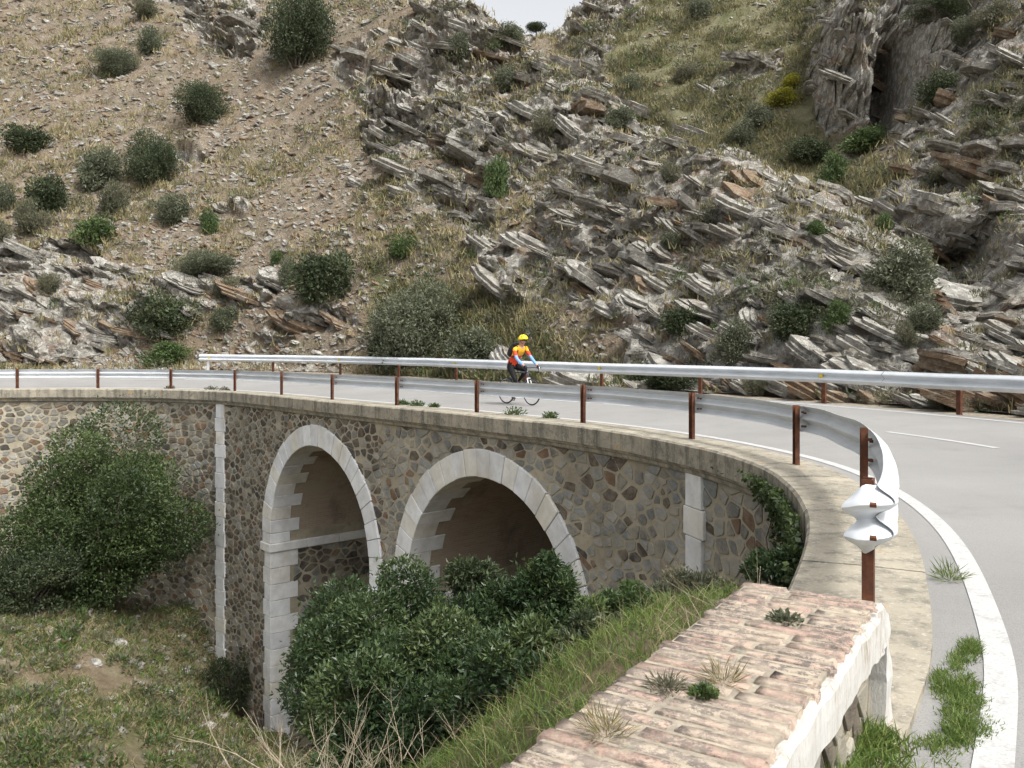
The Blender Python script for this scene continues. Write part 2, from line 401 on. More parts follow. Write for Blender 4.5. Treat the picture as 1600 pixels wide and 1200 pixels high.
link('edge_line', strip(np.arange(0, S_END, 0.2), np.array([0.50, 0.56, 0.625]), z_road, 'edge_line', M['paint'], 0.005), road)
link('edge_line', strip(np.arange(0, S_END, 0.2), np.array([5.62, 5.73]), z_road, 'edge_line', M['paint'], 0.005), road)
s0 = 12.6
for k in range(18):
    link('centre_dash', strip(np.linspace(s0, s0 + 1.75, 8), np.array([3.12, 3.215]), z_road, 'centre_dash', M['paint'], 0.005), road)
    s0 += 2.2

# ------------------------------------------------------------------ viaduct
T_WALL = -0.30
ARCH = [38.02, 30.0]; RO = 3.72; RI = 3.12; ZS = -4.48; ZI = -5.08
PIL = [44.9, 23.15]
GROUND_S = [12, 15, 19, 23, 26, 30, 34, 38, 41.7, 45, 52, 66]; GROUND_Z = [-0.5, -0.7, -1.5, -2.7, -4.2, -6.2, -8.6, -11.0, -12.4, -10.4, -9.3, -9.0]
def gz(s): return np.interp(s, GROUND_S, GROUND_Z)
def cw(s, t, z): return tuple(float(v) for v in cpos(s, t, z))
viaduct = empty('viaduct', cw(34, 0.0, -10))
tag(viaduct, 'curved rubble stone viaduct with two tall arches ringed in pale cut stone', 'viaduct')

# wall core: mortar face with the arch openings left out
S0, S1 = 11.2, 66.0
mb_v = []; mb_f = []
scol = np.sort(np.concatenate([np.arange(S0, S1, 0.06)] + [[c + q * (RI + 0.25) - 2e-4, c + q * (RI + 0.25) + 2e-4] for c in ARCH for q in (-1, 1)]))
def wall_bottom(s):
    for c in ARCH:
        if abs(s - c) < RI + 0.25:
            r = RI + 0.25; return ZS + math.sqrt(max(r * r - (s - c) ** 2, 0.0)), True
    return -14.0, False
zt = -0.33
cols = []
for s in scol:
    zb, _ = wall_bottom(s); n = 6
    zz = np.linspace(zb, zt, n); cols.append([cw(s, T_WALL, z) for z in zz])
for c in cols: mb_v += c
for i in range(len(cols) - 1):
    if wall_bottom(scol[i])[1] != wall_bottom(scol[i + 1])[1]: 
        continue
    for j in range(5):
        a = i * 6 + j; mb_f.append((a, a + 6, a + 7, a + 1))
me = npmesh('wall', np.array(mb_v), np.array(mb_f), [M['mortar']]); wall = link('wall', me, viaduct, True)
wall['label'] = 'curved face of the viaduct in buff mortar between the stones'

# barrels (brick vault) and the pier faces inside the arches
def barrel(c):
    T = np.linspace(T_WALL + 0.1, 6.3, 14)
    prof = [(-RI - 0.02, z) for z in np.linspace(-14, ZS, 8)]
    prof += [((RI + 0.02) * -math.cos(a), ZS + (RI + 0.02) * math.sin(a)) for a in np.linspace(0, math.pi, 40)[1:-1]]
    prof += [(RI + 0.02, z) for z in np.linspace(ZS, -14, 8)]
    L = np.concatenate([[0], np.cumsum([math.dist(prof[i], prof[i + 1]) for i in range(len(prof) - 1)])])
    V = []; UV = []
    for k, (ds, z) in enumerate(prof):
        for t in T: V.append(cw(c + ds, t, z)); UV.append((t, L[k]))
    n = len(T); Fa = []
    for k in range(len(prof) - 1):
        for j in range(n - 1): Fa.append((k * n + j, k * n + j + 1, (k + 1) * n + j + 1, (k + 1) * n + j))
    zc = [min(prof[k][1], prof[k + 1][1]) for k in range(len(prof) - 1) for j in range(n - 1)]
    mi = [1 if z < ZI - 0.02 else 0 for z in zc]
    me = npmesh('vault', np.array(V), np.array(Fa), [M['vault'], M['mortar']], mi, smooth=True)
    uvl = me.uv_layers.new(name='UVMap'); li = np.empty(len(me.loops), np.int32); me.loops.foreach_get('vertex_index', li)
    uvl.data.foreach_set('uv', np.array(UV, np.float32)[li].ravel())
    return me
rngv = random.Random(5)
def block(c, a0, a1, r0, r1, t0, t1, na=3):
    """wedge of the ring between angles a0..a1 (0 = far jamb side)"""
    vs = []; fs = []
    for i in range(na + 1):
        a = a0 + (a1 - a0) * i / na
        for (r, t) in ((r0, t0), (r1, t0), (r1, t1), (r0, t1)):
            vs.append(cw(c + r * math.cos(a), t, ZS + r * math.sin(a)))
    for i in range(na):
        for j in range(4): fs.append((i * 4 + j, i * 4 + (j + 1) % 4, i * 4 + 4 + (j + 1) % 4, i * 4 + 4 + j))
    fs.append((3, 2, 1, 0)); fs.append(tuple(na * 4 + j for j in range(4)))
    return vs, fs
def bev(me, w=0.012):
    bm = bmesh.new(); bm.from_mesh(me); bmesh.ops.recalc_face_normals(bm, faces=bm.faces)
    ed = [e for e in bm.edges if len(e.link_faces) == 2 and e.calc_face_angle(0) > 0.5]
    bmesh.ops.bevel(bm, geom=ed, offset=w, segments=1, affect='EDGES'); bm.to_mesh(me); bm.free(); return me
for c in ARCH:
    vb = link('vault', barrel(c), viaduct, True)
    NV = 23
    for k in range(NV):
        a0 = math.pi * k / NV + 0.0022; a1 = math.pi * (k + 1) / NV - 0.0022
        dep = 0.62 if k % 2 else 0.95
        pr = rngv.uniform(-0.008, 0.012)
        vs, fs = block(c, a0, a1, RI - 0.012 + rngv.uniform(-.006, .006), RO + rngv.uniform(-0.02, 0.03), T_WALL - 0.062 - pr, T_WALL + dep)
        link('voussoir', bev(pymesh('voussoir', vs, fs, [M['dressed']])), vb)
    for sg in (-1, 1):
        # straight jamb stones, impost, then alternating quoins down the pier
        zz = [(ZS - 0.003, ZI + 0.28)]
        z = ZI - 0.006; k = 0
        while z > gz(c + sg * RI) - 0.6:
            zz.append((z, z - 0.52)); z -= 0.527
        for i, (za, zb) in enumerate(zz):
            wd = 0.60 if i == 0 else (0.46 if i % 2 else 0.56); dep = 0.62 if i % 2 == 0 else 0.90
            sa = c + sg * (RI - 0.014); sb = c + sg * (RI + wd)
            vs = [cw(s, t, z_) for z_ in (za - 0.004, zb + 0.004) for (s, t) in ((sa, T_WALL - 0.06), (sb, T_WALL - 0.06), (sb, T_WALL + dep), (sa, T_WALL + dep))]
            fs = [(0, 1, 2, 3), (7, 6, 5, 4)] + [(j, (j + 1) % 4, 4 + (j + 1) % 4, 4 + j) for j in range(4)]
            link('quoin', bev(pymesh('quoin', vs, fs, [M['dressed']])), vb)
        tq = [T_WALL - 0.12, 0.9, 2.1, 3.3, 4.5, 6.2]
        for i in range(5):
            sa = c + sg * (RI - 0.085); sb = c + sg * (RI + (0.66 if i == 0 else 0.1)); za, zb = ZI + 0.275, ZI
            if i == 0:
                ring = [(sa, tq[0]), (sb, tq[0]), (sb, T_WALL + 0.1), (c + sg * (RI + 0.1), T_WALL + 0.1), (c + sg * (RI + 0.1), tq[1] - 0.006), (sa, tq[1] - 0.006)]
            else:
                ring = [(sa, tq[i] + 0.004), (sb, tq[i] + 0.004), (sb, tq[i + 1] - 0.004), (sa, tq[i + 1] - 0.004)]
            n = len(ring)
            vs = [cw(s, t, za) for s, t in ring] + [cw(s, t, zb) for s, t in ring]
            fs = [tuple(range(n)), tuple(range(2 * n - 1, n - 1, -1))] + [(j, (j + 1) % n, n + (j + 1) % n, n + j) for j in range(n)]
            link('impost_stone', bev(pymesh('impost_stone', vs, fs, [M['dressed']]), 0.02), vb)
# pilasters of alternating blocks
for sc in PIL:
    core = MB(); z = -0.455; k = 0; first = None
    while z > gz(sc) - 0.6:
        h = rngv.uniform(0.44, 0.56); w = 0.62 if k % 2 else 0.49
        vs = [cw(s, t, z_) for z_ in (z - 0.004, z - h + 0.004) for (s, t) in ((sc - w / 2, T_WALL - 0.07), (sc + w / 2, T_WALL - 0.07), (sc + w / 2, T_WALL + 0.1), (sc - w / 2, T_WALL + 0.1))]
        fs = [(0, 1, 2, 3), (7, 6, 5, 4)] + [(j, (j + 1) % 4, 4 + (j + 1) % 4, 4 + j) for j in range(4)]
        link('pilaster_block', bev(pymesh('pilaster_block', vs, fs, [M['dressed']])), viaduct, True)
        z -= h; k += 1
# coping slabs and the moulding under them
def sweep_s(name, sa, sb, prof, mat, n, parent, jit=0.0, wav=0.0):
    mb = MB(); fr = []; dz = rngv.uniform(-jit, jit); dt = rngv.uniform(-jit, jit)
    for s in np.linspace(sa, sb, n):
        o = cpos(s, dt, dz); fr.append((o, cfr(s), Vector((0, 0, 1))))
    mb.sweep(fr, prof); return link(name, mb.mesh(name, [mat]), parent, True)
cop = [(-0.47, -0.325), (-0.475, -0.03), (-0.45, 0.0), (-0.1, 0.006), (0.285, 0.0), (0.285, -0.33), (-0.2, -0.33)]
s = 10.2
while s < S1 - 2:
    ln = rngv.uniform(1.25, 2.1); sweep_s('coping_stone', s + 0.004, s + ln - 0.004, cop, M['conc'], 8, viaduct, 0.006); s += ln
mol = [(-0.36, -0.47), (-0.375, -0.45), (-0.385, -0.40), (-0.42, -0.37), (-0.425, -0.328), (-0.2, -0.328), (-0.2, -0.47)]
s = 10.6
while s < S1 - 2:
    ln = rngv.uniform(2.2, 3.4); sweep_s('moulding', s + 0.003, s + ln - 0.003, mol, M['conc'], 10, viaduct, 0.003); s += ln

# ---- rubble stones: irregular cells on an unrolled face
def voronoi_cells(pts, aspect, reach):
    P = np.array(pts); Q = P * np.array([1.0, aspect])
    cells = []; g = {}
    for i, (u, v) in enumerate(Q): g.setdefault((int(u // reach), int(v // reach)), []).append(i)
    for i, (u, v) in enumerate(Q):
        poly = [(u - reach, v - reach), (u + reach, v - reach), (u + reach, v + reach), (u - reach, v + reach)]
        cu, cv = int(u // reach), int(v // reach); nb = []
        for a in (-1, 0, 1):
            for b in (-1, 0, 1): nb += g.get((cu + a, cv + b), [])
        nb = sorted((j for j in nb if j != i), key=lambda j: (Q[j][0] - u) ** 2 + (Q[j][1] - v) ** 2)[:18]
        for j in nb:
            mx, my = (u + Q[j][0]) / 2, (v + Q[j][1]) / 2; dx, dy = Q[j][0] - u, Q[j][1] - v
            out = []; n = len(poly)
            for k in range(n):
                a = poly[k]; b = poly[(k + 1) % n]
                da = (a[0] - mx) * dx + (a[1] - my) * dy; db = (b[0] - mx) * dx + (b[1] - my) * dy
                if da <= 0: out.append(a)
                if (da < 0 < db) or (db < 0 < da):
                    t = da / (da - db); out.append((a[0] + (b[0] - a[0]) * t, a[1] + (b[1] - a[1]) * t))
            poly = out
            if len(poly) < 3: break
        cells.append([(a, b / aspect) for a, b in poly])
    return cells
def scatter(u0, u1, v0, v1, size_f, keep, rng, tries=60):
    """dart throwing with a size that varies over the face"""
    out = []; g = {}; cell = 0.5
    n = int((u1 - u0) * (v1 - v0) * tries)
    for _ in range(n):
        u = rng.uniform(u0, u1); v = rng.uniform(v0, v1)
        if not keep(u, v): continue
        r = size_f(u, v) * rng.choice((0.5, 0.7, 0.9, 1.1, 1.5)); k = (int(u // cell), int(v // cell)); ok = True
        for a in (-1, 0, 1):
            for b in (-1, 0, 1):
                for (x, y, q) in g.get((k[0] + a, k[1] + b), ()):
                    if (x - u) ** 2 + ((y - v) * 1.5) ** 2 < ((r + q) / 2) ** 2: ok = False; break
                if not ok: break
            if not ok: break
        if ok: g.setdefault(k, []).append((u, v, r)); out.append((u, v))
    return out
def stone_shape(poly, gap, h, rng, fn):
    """one stone over a cell: rounded outline, domed front; fn(u, v, w) gives the point"""
    cx = sum(p[0] for p in poly) / len(poly); cy = sum(p[1] for p in poly) / len(poly)
    R = sum(math.dist(p, (cx, cy)) for p in poly) / len(poly)
    if R < 0.045: return None
    k = max(0.5, 1 - gap / R)
    p = [(cx + (a - cx) * k * rng.uniform(.86, 1.05), cy + (b - cy) * k * rng.uniform(.84, 1.05)) for a, b in poly]
    q = []
    for i in range(len(p)):
        a, b = p[i], p[(i + 1) % len(p)]
        if math.dist(a, b) < 0.02: q.append(((a[0] + b[0]) / 2, (a[1] + b[1]) / 2)); continue
        e = rng.uniform(.08, .2); q.append((a[0] * (1 - e) + b[0] * e, a[1] * (1 - e) + b[1] * e)); q.append((a[0] * e + b[0] * (1 - e) + rng.uniform(-.012, .012), a[1] * e + b[1] * (1 - e) + rng.uniform(-.012, .012)))
    n = len(q); vs = []; sh = (rng.uniform(-.35, .35), rng.uniform(-.35, .35))
    for (sc, w) in ((1.0, -0.03), (0.985, h * 0.8), (0.90, h)):
        for (a, b) in q:
            x = cx + (a - cx) * sc; y = cy + (b - cy) * sc
            vs.append(fn(x, y, w if w < 0 else w * (1 + (sh[0] * (x - cx) + sh[1] * (y - cy)) / max(R, .05) + rng.uniform(-.12, .12))))
    fs = []
    for r in (0, 1):
        for j in range(n): fs.append((r * n + j, r * n + (j + 1) % n, (r + 1) * n + (j + 1) % n, (r + 1) * n + j))
    fs.append(tuple(2 * n + j for j in range(n)))
    return vs, fs, (cx, cy), R
rs = random.Random(11)
stones = []                                            # (screen size, verts, faces, material)
def add_stones(u0, u1, v0, v1, size_f, keep, fn, gap_f, h_f, mat_f, clamp=None):
    pts = scatter(u0, u1, v0, v1, size_f, keep, rs)
    for (u, v), poly in zip(pts, voronoi_cells(pts, 1.45, 0.85)):
        if len(poly) < 3 or rs.random() < 0.03: continue
        if clamp: poly = [clamp(a, b) for a, b in poly]
        st = stone_shape(poly, gap_f(u, v), h_f(u, v), rs, fn)
        if st is None: continue
        vs, fs, c, R = st; p = vs[0]
        if R > 0.5: continue
        stones.append((R / max(p[1], 1.0), vs, fs, mat_f(u, v)))
def keep_face(u, v):
    if v > -0.46 or v < gz(u) - 0.25: return False
    for c in ARCH:
        if v > ZS and math.hypot(u - c, v - ZS) < RO - 0.06: return False
        if v <= ZS and abs(u - c) < RI + 0.45: return False
    for c in PIL:
        if abs(u - c) < 0.28: return False
    return True
def clamp_face(a, b):
    b = min(b, -0.475)
    for c in ARCH:
        if abs(a - c) < RO and b > ZS - 0.01:
            r = math.hypot(a - c, b - ZS)
            if r < RO - 0.10: a, b = c + (a - c) / r * (RO - 0.10), ZS + (b - ZS) / r * (RO - 0.10)
        elif b <= ZS and abs(a - c) < RI + 0.40: a = c + math.copysign(RI + 0.40, a - c)
    return a, b
def size_face(u, v): return 0.27 if u > 45 else (0.235 if u > 38 else (0.25 if u > 33 else 0.28))
def wmat(u, v):
    if u > 45: w = (30, 22, 7, 12, 10, 18)
    elif u > 34.5: w = (24, 34, 5, 5, 6, 26)
    else: w = (36, 9, 6, 24, 22, 3)
    return rs.choices(range(6), w)[0]
def fn_face(u, v, w): return cw(u, T_WALL - w, v)
add_stones(13.0, 64.0, -13.0, -0.46, size_face, keep_face, fn_face,
           lambda u, v: rs.uniform(.024, .055) if u > 34.5 else rs.uniform(.012, .06), lambda u, v: rs.uniform(.012, .03) if u > 34 else rs.uniform(.006, .022), wmat, clamp_face)
# rubble on the pier faces inside the arches, under the imposts (far side of each opening)
for c in ARCH:
    sF = c + RI + 0.02
    zb = gz(sF) - 0.5
    add_stones(0.72, 4.2, zb, ZI - 0.03, lambda u, v: 0.30, lambda u, v: True, (lambda sF: (lambda u, v, w: cw(sF - w, u + T_WALL, v)))(sF),
               lambda u, v: rs.uniform(.02, .05), lambda u, v: rs.uniform(.015, .03), lambda u, v: rs.choices(range(6), (22, 34, 5, 4, 8, 27))[0], lambda a, b: (min(max(a, .72), 4.4), min(b, ZI - .03)))
stones.sort(key=lambda x: -x[0])
for (_, vs, fs, m) in stones[:300]:
    link('stone', pymesh('stone', vs, fs, [ST[m]]), wall)
rest = MB()
for (_, vs, fs, m) in stones[300:]: rest.add(vs, fs, m)
o = link('rubble_stones', pymesh('rubble_stones', rest.v, rest.f, ST, rest.m), wall); o['kind'] = 'stuff'
print('stones', len(stones))

# ------------------------------------------------------------------ guardrails
def wprof(sc=1.0, h=0.31, dp=0.082, th=0.004, n=21):
    f = []; b = []
    for i in range(n):
        v = -0.5 + i / (n - 1); w = dp * 0.5 * (1 - math.cos(4 * math.pi * (v + 0.5)))
        w = dp * (0.5 - 0.5 * math.cos(4 * math.pi * (v + 0.5))) ** 0.8
        f.append((w, v * h)); b.append((w - th, v * h))
    return [(a * sc, c) for a, c in f] + [(a * sc, c) for a, c in reversed(b)]
def post_mesh(s, t, z0, h, side, wd=0.10, dp=0.055):
    """rolled channel: web parallel to the rail, two flanges"""
    n = cfr(s); ta = ctan(s); o = Vector(cpos(s, t, 0)); mb = MB(); th = 0.009
    pf = [(-wd / 2, -dp / 2), (wd / 2, -dp / 2), (wd / 2, dp / 2), (wd / 2 - th, dp / 2), (wd / 2 - th, -dp / 2 + th), (-wd / 2 + th, -dp / 2 + th), (-wd / 2 + th, dp / 2), (-wd / 2, dp / 2)]
    mb.sweep([(o + Vector((0, 0, z0)), ta, n * side), (o + Vector((0, 0, z0 + h)), ta, n * side)], pf)
    return mb.mesh('post', [M['rust']])
def beam_mesh(sa, sb, t, zf, side, n=12, name='beam', dent=0.0, seed=0, mat=None):
    mb = MB(); fr = []
    for k, s in enumerate(np.linspace(sa, sb, n)):
        q = k / (n - 1); w = dent * math.sin(math.pi * q) * (vnoise(np.array([s * 1.1]), np.array([seed * 3.1]))[0])
        tilt = dent * 1.5 * float(vnoise(np.array([s * 0.8]), np.array([seed + 9.0]))[0])
        o = cpos(s, t + w, float(zf(s)) + w * 0.5); a = cfr(s) * side; b = Vector((0, 0, 1)) + a * tilt
        fr.append((o, a, b))
    mb.sweep(fr, wprof()); return mb.mesh(name, [mat or M['galv']], smooth=False)
def autosmooth(o, ang=35):
    o.data.polygons.foreach_set('use_smooth', [True] * len(o.data.polygons)); o.data.set_sharp_from_angle(angle=math.radians(ang))

inner = empty('guardrail', cw(30.7, 0, 0))
tag(inner, 'galvanised guardrail on rusty posts along the coping of the viaduct, nearer of two', 'guardrail', 'guardrails')
ps = [s_at_px(p) for p in (27, 153, 267, 367, 440, 519, 620, 745, 911, 1081, 1244)]
ps = [ps[0] + 3.1 * k for k in (3, 2, 1)] + ps + [17.45, 14.35]
for i, s in enumerate(ps):
    h = 0.745 + rngv.uniform(-.012, .012)
    o = link('post', post_mesh(s, 0.0, -0.02, h + 0.02, -1), inner, True)
for i in range(len(ps) - 1):
    sa, sb = ps[i], ps[i + 1]
    ov = 0.16; dz = rngv.uniform(-.006, .006)
    o = link('beam', beam_mesh(sa + ov, sb - ov * 0.6, 0.045 + 0.004 * (i % 2), lambda s: 0.575 + dz, 1, 14, 'beam', 0.035 if i > 11 else 0.018, i), inner, True); autosmooth(o)
for s in ps[-8:]:
    for (ds, dz) in ((-0.12, 0.66), (-0.12, 0.49), (-0.20, 0.655), (-0.20, 0.495)):
        mb = MB(); n = cfr(s); o = Vector(cpos(s + ds, 0.052, dz)); mb.tube([o, o - n * 0.03], 0.014, 6); link('bolt', mb.mesh('bolt', [M['rust']]), inner, True)
# the bent fish-tail end piece
mb = MB(); fr = []; sE = ps[-1]
base_t = ctan(sE); ang = 0.0
p = Vector(cpos(sE + 0.16, 0.05, 0.575)); hd = -base_t
for k in range(15):
    q = k / 14
    ang = max(0.0, (q - 0.30)) / 0.70 * math.radians(125)
    d = Matrix.Rotation(-ang, 3, 'Z') @ (-base_t); a = Vector((-d.y, d.x, 0))
    if a.dot(cfr(sE)) < 0 and k < 3: a = -a
    a = Matrix.Rotation(-ang, 3, 'Z') @ cfr(sE)
    fl = 1.0 + 0.16 * smooth01((q - 0.35) / 0.65) - 0.25 * smooth01((q - 0.8) / 0.2); dp = 1.0 + 0.25 * q
    fr.append((p.copy(), a * dp, Vector((0, 0, fl)) + a * (0.10 * q))); p = p + d * (0.036 if q < 0.3 else 0.0145); p.z -= 0.0035 * q
V0 = len(mb.v); mb.sweep(fr, wprof()); 
o = link('end_terminal', mb.mesh('end_terminal', [M['galv']]), inner, True); autosmooth(o); o['label'] = 'bent and dented flared end piece of the guardrail'

outer = empty('guardrail', cw(36, W_RAIL, 0.3))
tag(outer, 'galvanised guardrail along the hill side of the road, behind the cyclist', 'guardrail', 'guardrails')
op = [s_at_px(p, W_RAIL) for p in (426, 531, 622, 712, 820, 939, 1093, 1286, 1497)]
op += [op[-1] - 2.3 * k for k in (1, 2, 3, 4, 5, 6)]
for s in op:
    link('post', post_mesh(s, W_RAIL + 0.03, float(z_out(s)) - 0.15, 0.87, 1), outer, True)
s_end = s_at_px(312, W_RAIL)
o = link('end_post', post_mesh(s_end - 0.25, W_RAIL + 0.03, float(z_out(s_end)) - 0.15, 0.85, 1), outer, True); o.data.materials[0] = M['galv']
bs = [s_end] + [(op[k] + op[k + 1]) / 2 for k in range(1, len(op) - 1, 2)] + [op[-1]]
for i in range(len(bs) - 1):
    o = link('beam', beam_mesh(bs[i], bs[i + 1] + 0.01, W_RAIL - 0.02 - 0.004 * (i % 2), lambda s: z_out(s) + 0.595, -1, 30, 'beam', 0.012, i + 40), outer, True); autosmooth(o)
M['reflector'] = m_plain('reflector_yellow', (0.55, 0.40, 0.04), (0.62, 0.48, 0.08), 30, 0.4, 0)
for s in (op[1], op[3], op[5], op[7], s_end - 0.3):
    n = cfr(s); ta = ctan(s); mb = MB(); o_ = Vector(cpos(s, W_RAIL - 0.06, float(z_out(s)) + 0.595))
    mb.sweep([(o_, ta, Vector((0, 0, 1))), (o_ - n * 0.02, ta, Vector((0, 0, 1)))], [(-0.04, -0.065), (0.055, -0.03), (0.055, 0.03), (-0.04, 0.065)])
    link('reflector', mb.mesh('reflector', [M['reflector']]), outer, True)

# ------------------------------------------------------------------ near parapet
PD = Vector((0.545, 0.838, 0)).normalized(); PN = Vector((PD.y, -PD.x, 0)); PL0 = Vector((-0.04, 1.84, 0)); PZ = 0.47; PW = 0.50
P_END = 1.82; P_BACK = -2.6
def pp(a, b, z): return PL0 + PD * a + PN * b + Vector((0, 0, z))        # a along, b across from the valley side
parapet = empty('parapet', pp(0.2, PW / 2, 0)); tag(parapet, 'low parapet wall capped with rows of worn pink bricks, white flaking side, foreground', 'parapet')
mb = MB(); mb.sweep([(pp(P_BACK, 0, 0), PN, Vector((0, 0, 1))), (pp(P_END + 0.02, 0, 0), PN, Vector((0, 0, 1)))], [(0.05, -1.6), (PW - 0.045, -1.6), (PW - 0.045, PZ - 0.13), (0.05, PZ - 0.13)])
pcore = link('core', mb.mesh('core', [M['mortar']]), parapet, True)
rb = random.Random(3); variants = []
for k in range(8):
    bm = bmesh.new(); bmesh.ops.create_cube(bm, size=1.0)
    bmesh.ops.scale(bm, vec=(0.247, 0.060, 0.125), verts=bm.verts)
    bmesh.ops.subdivide_edges(bm, edges=[e for e in bm.edges if abs((e.verts[0].co - e.verts[1].co).x) > 0.2], cuts=3)
    bmesh.ops.bevel(bm, geom=[e for e in bm.edges if e.calc_face_angle(0) > 0.5], offset=0.008, segments=2, affect='EDGES')
    for v in bm.verts:
        v.co += Vector((rb.uniform(-.003, .003), rb.uniform(-.0025, .0025), rb.uniform(-.0025, .002)))
    m_ = bpy.data.meshes.new('brick'); bm.to_mesh(m_); bm.free(); m_.materials.append(M['brick']); m_.polygons.foreach_set('use_smooth', [True] * len(m_.polygons)); variants.append(m_)
rzb = math.atan2(PN.y, PN.x); a = P_BACK
while a < P_END - 0.03:
    off = rb.uniform(-0.012, 0.012); sp = rb.choice((0.5, 0.5, 0.28, 0.72, 0.36, 0.64))
    for (b0, b1) in ((0.0, sp * PW), (sp * PW, PW)):
        o = link('brick', rb.choice(variants), parapet); c = pp(a, (b0 + b1) / 2 + off, PZ - 0.0625 + rb.uniform(-.004, .002)) - Vector(parapet.location)
        o.location = c; o.scale = ((b1 - b0 - 0.006) / 0.247, rb.uniform(.94, 1.05), 1); o.rotation_euler = (rb.uniform(-.02, .02), rb.uniform(-.008, .008), rzb + rb.uniform(-.008, .008))
    a += 0.0665 + rb.uniform(-.002, .003)
# mortar bed between the bricks
mb = MB(); mb.sweep([(pp(P_BACK, 0, 0), PN, Vector((0, 0, 1))), (pp(P_END - 0.05, 0, 0), PN, Vector((0, 0, 1)))], [(0.012, PZ - 0.12), (PW - 0.012, PZ - 0.12), (PW - 0.012, PZ - 0.006), (0.012, PZ - 0.006)])
link('mortar_bed', mb.mesh('mortar_bed', [m_plain('lichened_mortar', (0.22, 0.195, 0.16), (0.42, 0.37, 0.29), 14, 0.95, 0.8, 0.01)]), parapet, True)
# whitewashed side band that turns down the far end
rows = []; nA = 90
for i in range(nA + 1):
    a = P_BACK + (P_END - P_BACK) * i / nA
    top = PZ - 0.006 + 0.006 * float(vnoise(np.array([a * 15]), np.array([1.0]))[0])
    bot = PZ - 0.175 + 0.012 * float(fbm(np.array([a * 6]), np.array([7.0]))[0])
    rows.append((a, top, bot))
mb = MB(); fr = []
for (a, tp, bt) in rows:
    b = 0.006 * float(vnoise(np.array([a * 11]), np.array([4.0]))[0])
    fr.append([pp(a, PW - 0.05, tp - 0.014), pp(a, PW + 0.004 + b, tp - 0.010), pp(a, PW + 0.018 + b, tp - 0.03), pp(a, PW + 0.020 + b, (tp + bt) / 2), pp(a, PW + 0.018 + b, bt + 0.01), pp(a, PW + 0.004, bt), pp(a, PW - 0.09, bt)])
vs = [p for r in fr for p in r]; n = 7
fs = [(i * n + j, i * n + j + 1, (i + 1) * n + j + 1, (i + 1) * n + j) for i in range(nA) for j in range(n - 1)] + [tuple(range(n)), tuple(nA * n + j for j in range(n - 1, -1, -1))]
mb.add(vs, fs)
o = link('whitewash_band', mb.mesh('whitewash_band', [M['wash']]), parapet, True); o['label'] = 'flaking white painted side of the brick cap'
prof = [(P_END - 0.16, PZ - 0.010), (P_END - 0.05, PZ - 0.016), (P_END + 0.03, PZ - 0.06), (P_END + 0.065, PZ - 0.16), (P_END + 0.085, PZ - 0.30), (P_END + 0.085, -0.25)]
mb = MB(); vs = []
for (a, z) in prof:
    k = prof.index((a, z)); ia = a - (0.13 if k > 1 else 0.02); iz = z - (0.16 if k < 2 else (0.10 if k == 2 else 0.0))
    if k >= 3: ia = a - 0.095
    w = 0.016 * (1 if k else 0.4)
    vs += [pp(a, 0.02, z), pp(a, PW + w + 0.006, z), pp(ia, PW + w + 0.006, iz), pp(ia, 0.02, iz)]
fs = [(i * 4 + j, i * 4 + (j + 1) % 4, i * 4 + 4 + (j + 1) % 4, i * 4 + 4 + j) for i in range(len(prof) - 1) for j in range(4)] + [(3, 2, 1, 0), tuple(len(prof) * 4 - 4 + j for j in range(4))]
mb.add(vs, fs); me = mb.mesh('end_cap', [M['wash']])
bm = bmesh.new(); bm.from_mesh(me); bmesh.ops.subdivide_edges(bm, edges=bm.edges[:], cuts=4, use_grid_fill=True)
for v in bm.verts:
    q = v.co * 14; d = float(fbm(np.array([q.x]), np.array([q.y]), np.array([q.z]))[0]); v.co += PD * 0.006 * d + PN * 0.006 * d
bm.to_mesh(me); bm.free()
o = link('end_cap', me, parapet, True); o['label'] = 'white plastered end of the parapet'
# stones in the road-side face of the parapet
pts = scatter(P_BACK, P_END - 0.03, -0.6, PZ - 0.16, lambda u, v: 0.17, lambda u, v: True, rs, 300)
for (u, v), poly in zip(pts, voronoi_cells(pts, 0.6, 0.9)):
    poly = [(min(a, P_END + 0.0), min(b, PZ - 0.155)) for a, b in poly]
    st = stone_shape(poly, rs.uniform(.014, .04), rs.uniform(.008, .02), rs, lambda x, y, w: tuple(pp(x, PW - 0.045 + w, y)))
    if st: link('stone', pymesh('stone', st[0], st[1], [ST[rs.choice((0, 0, 3, 4, 1))]]), pcore)
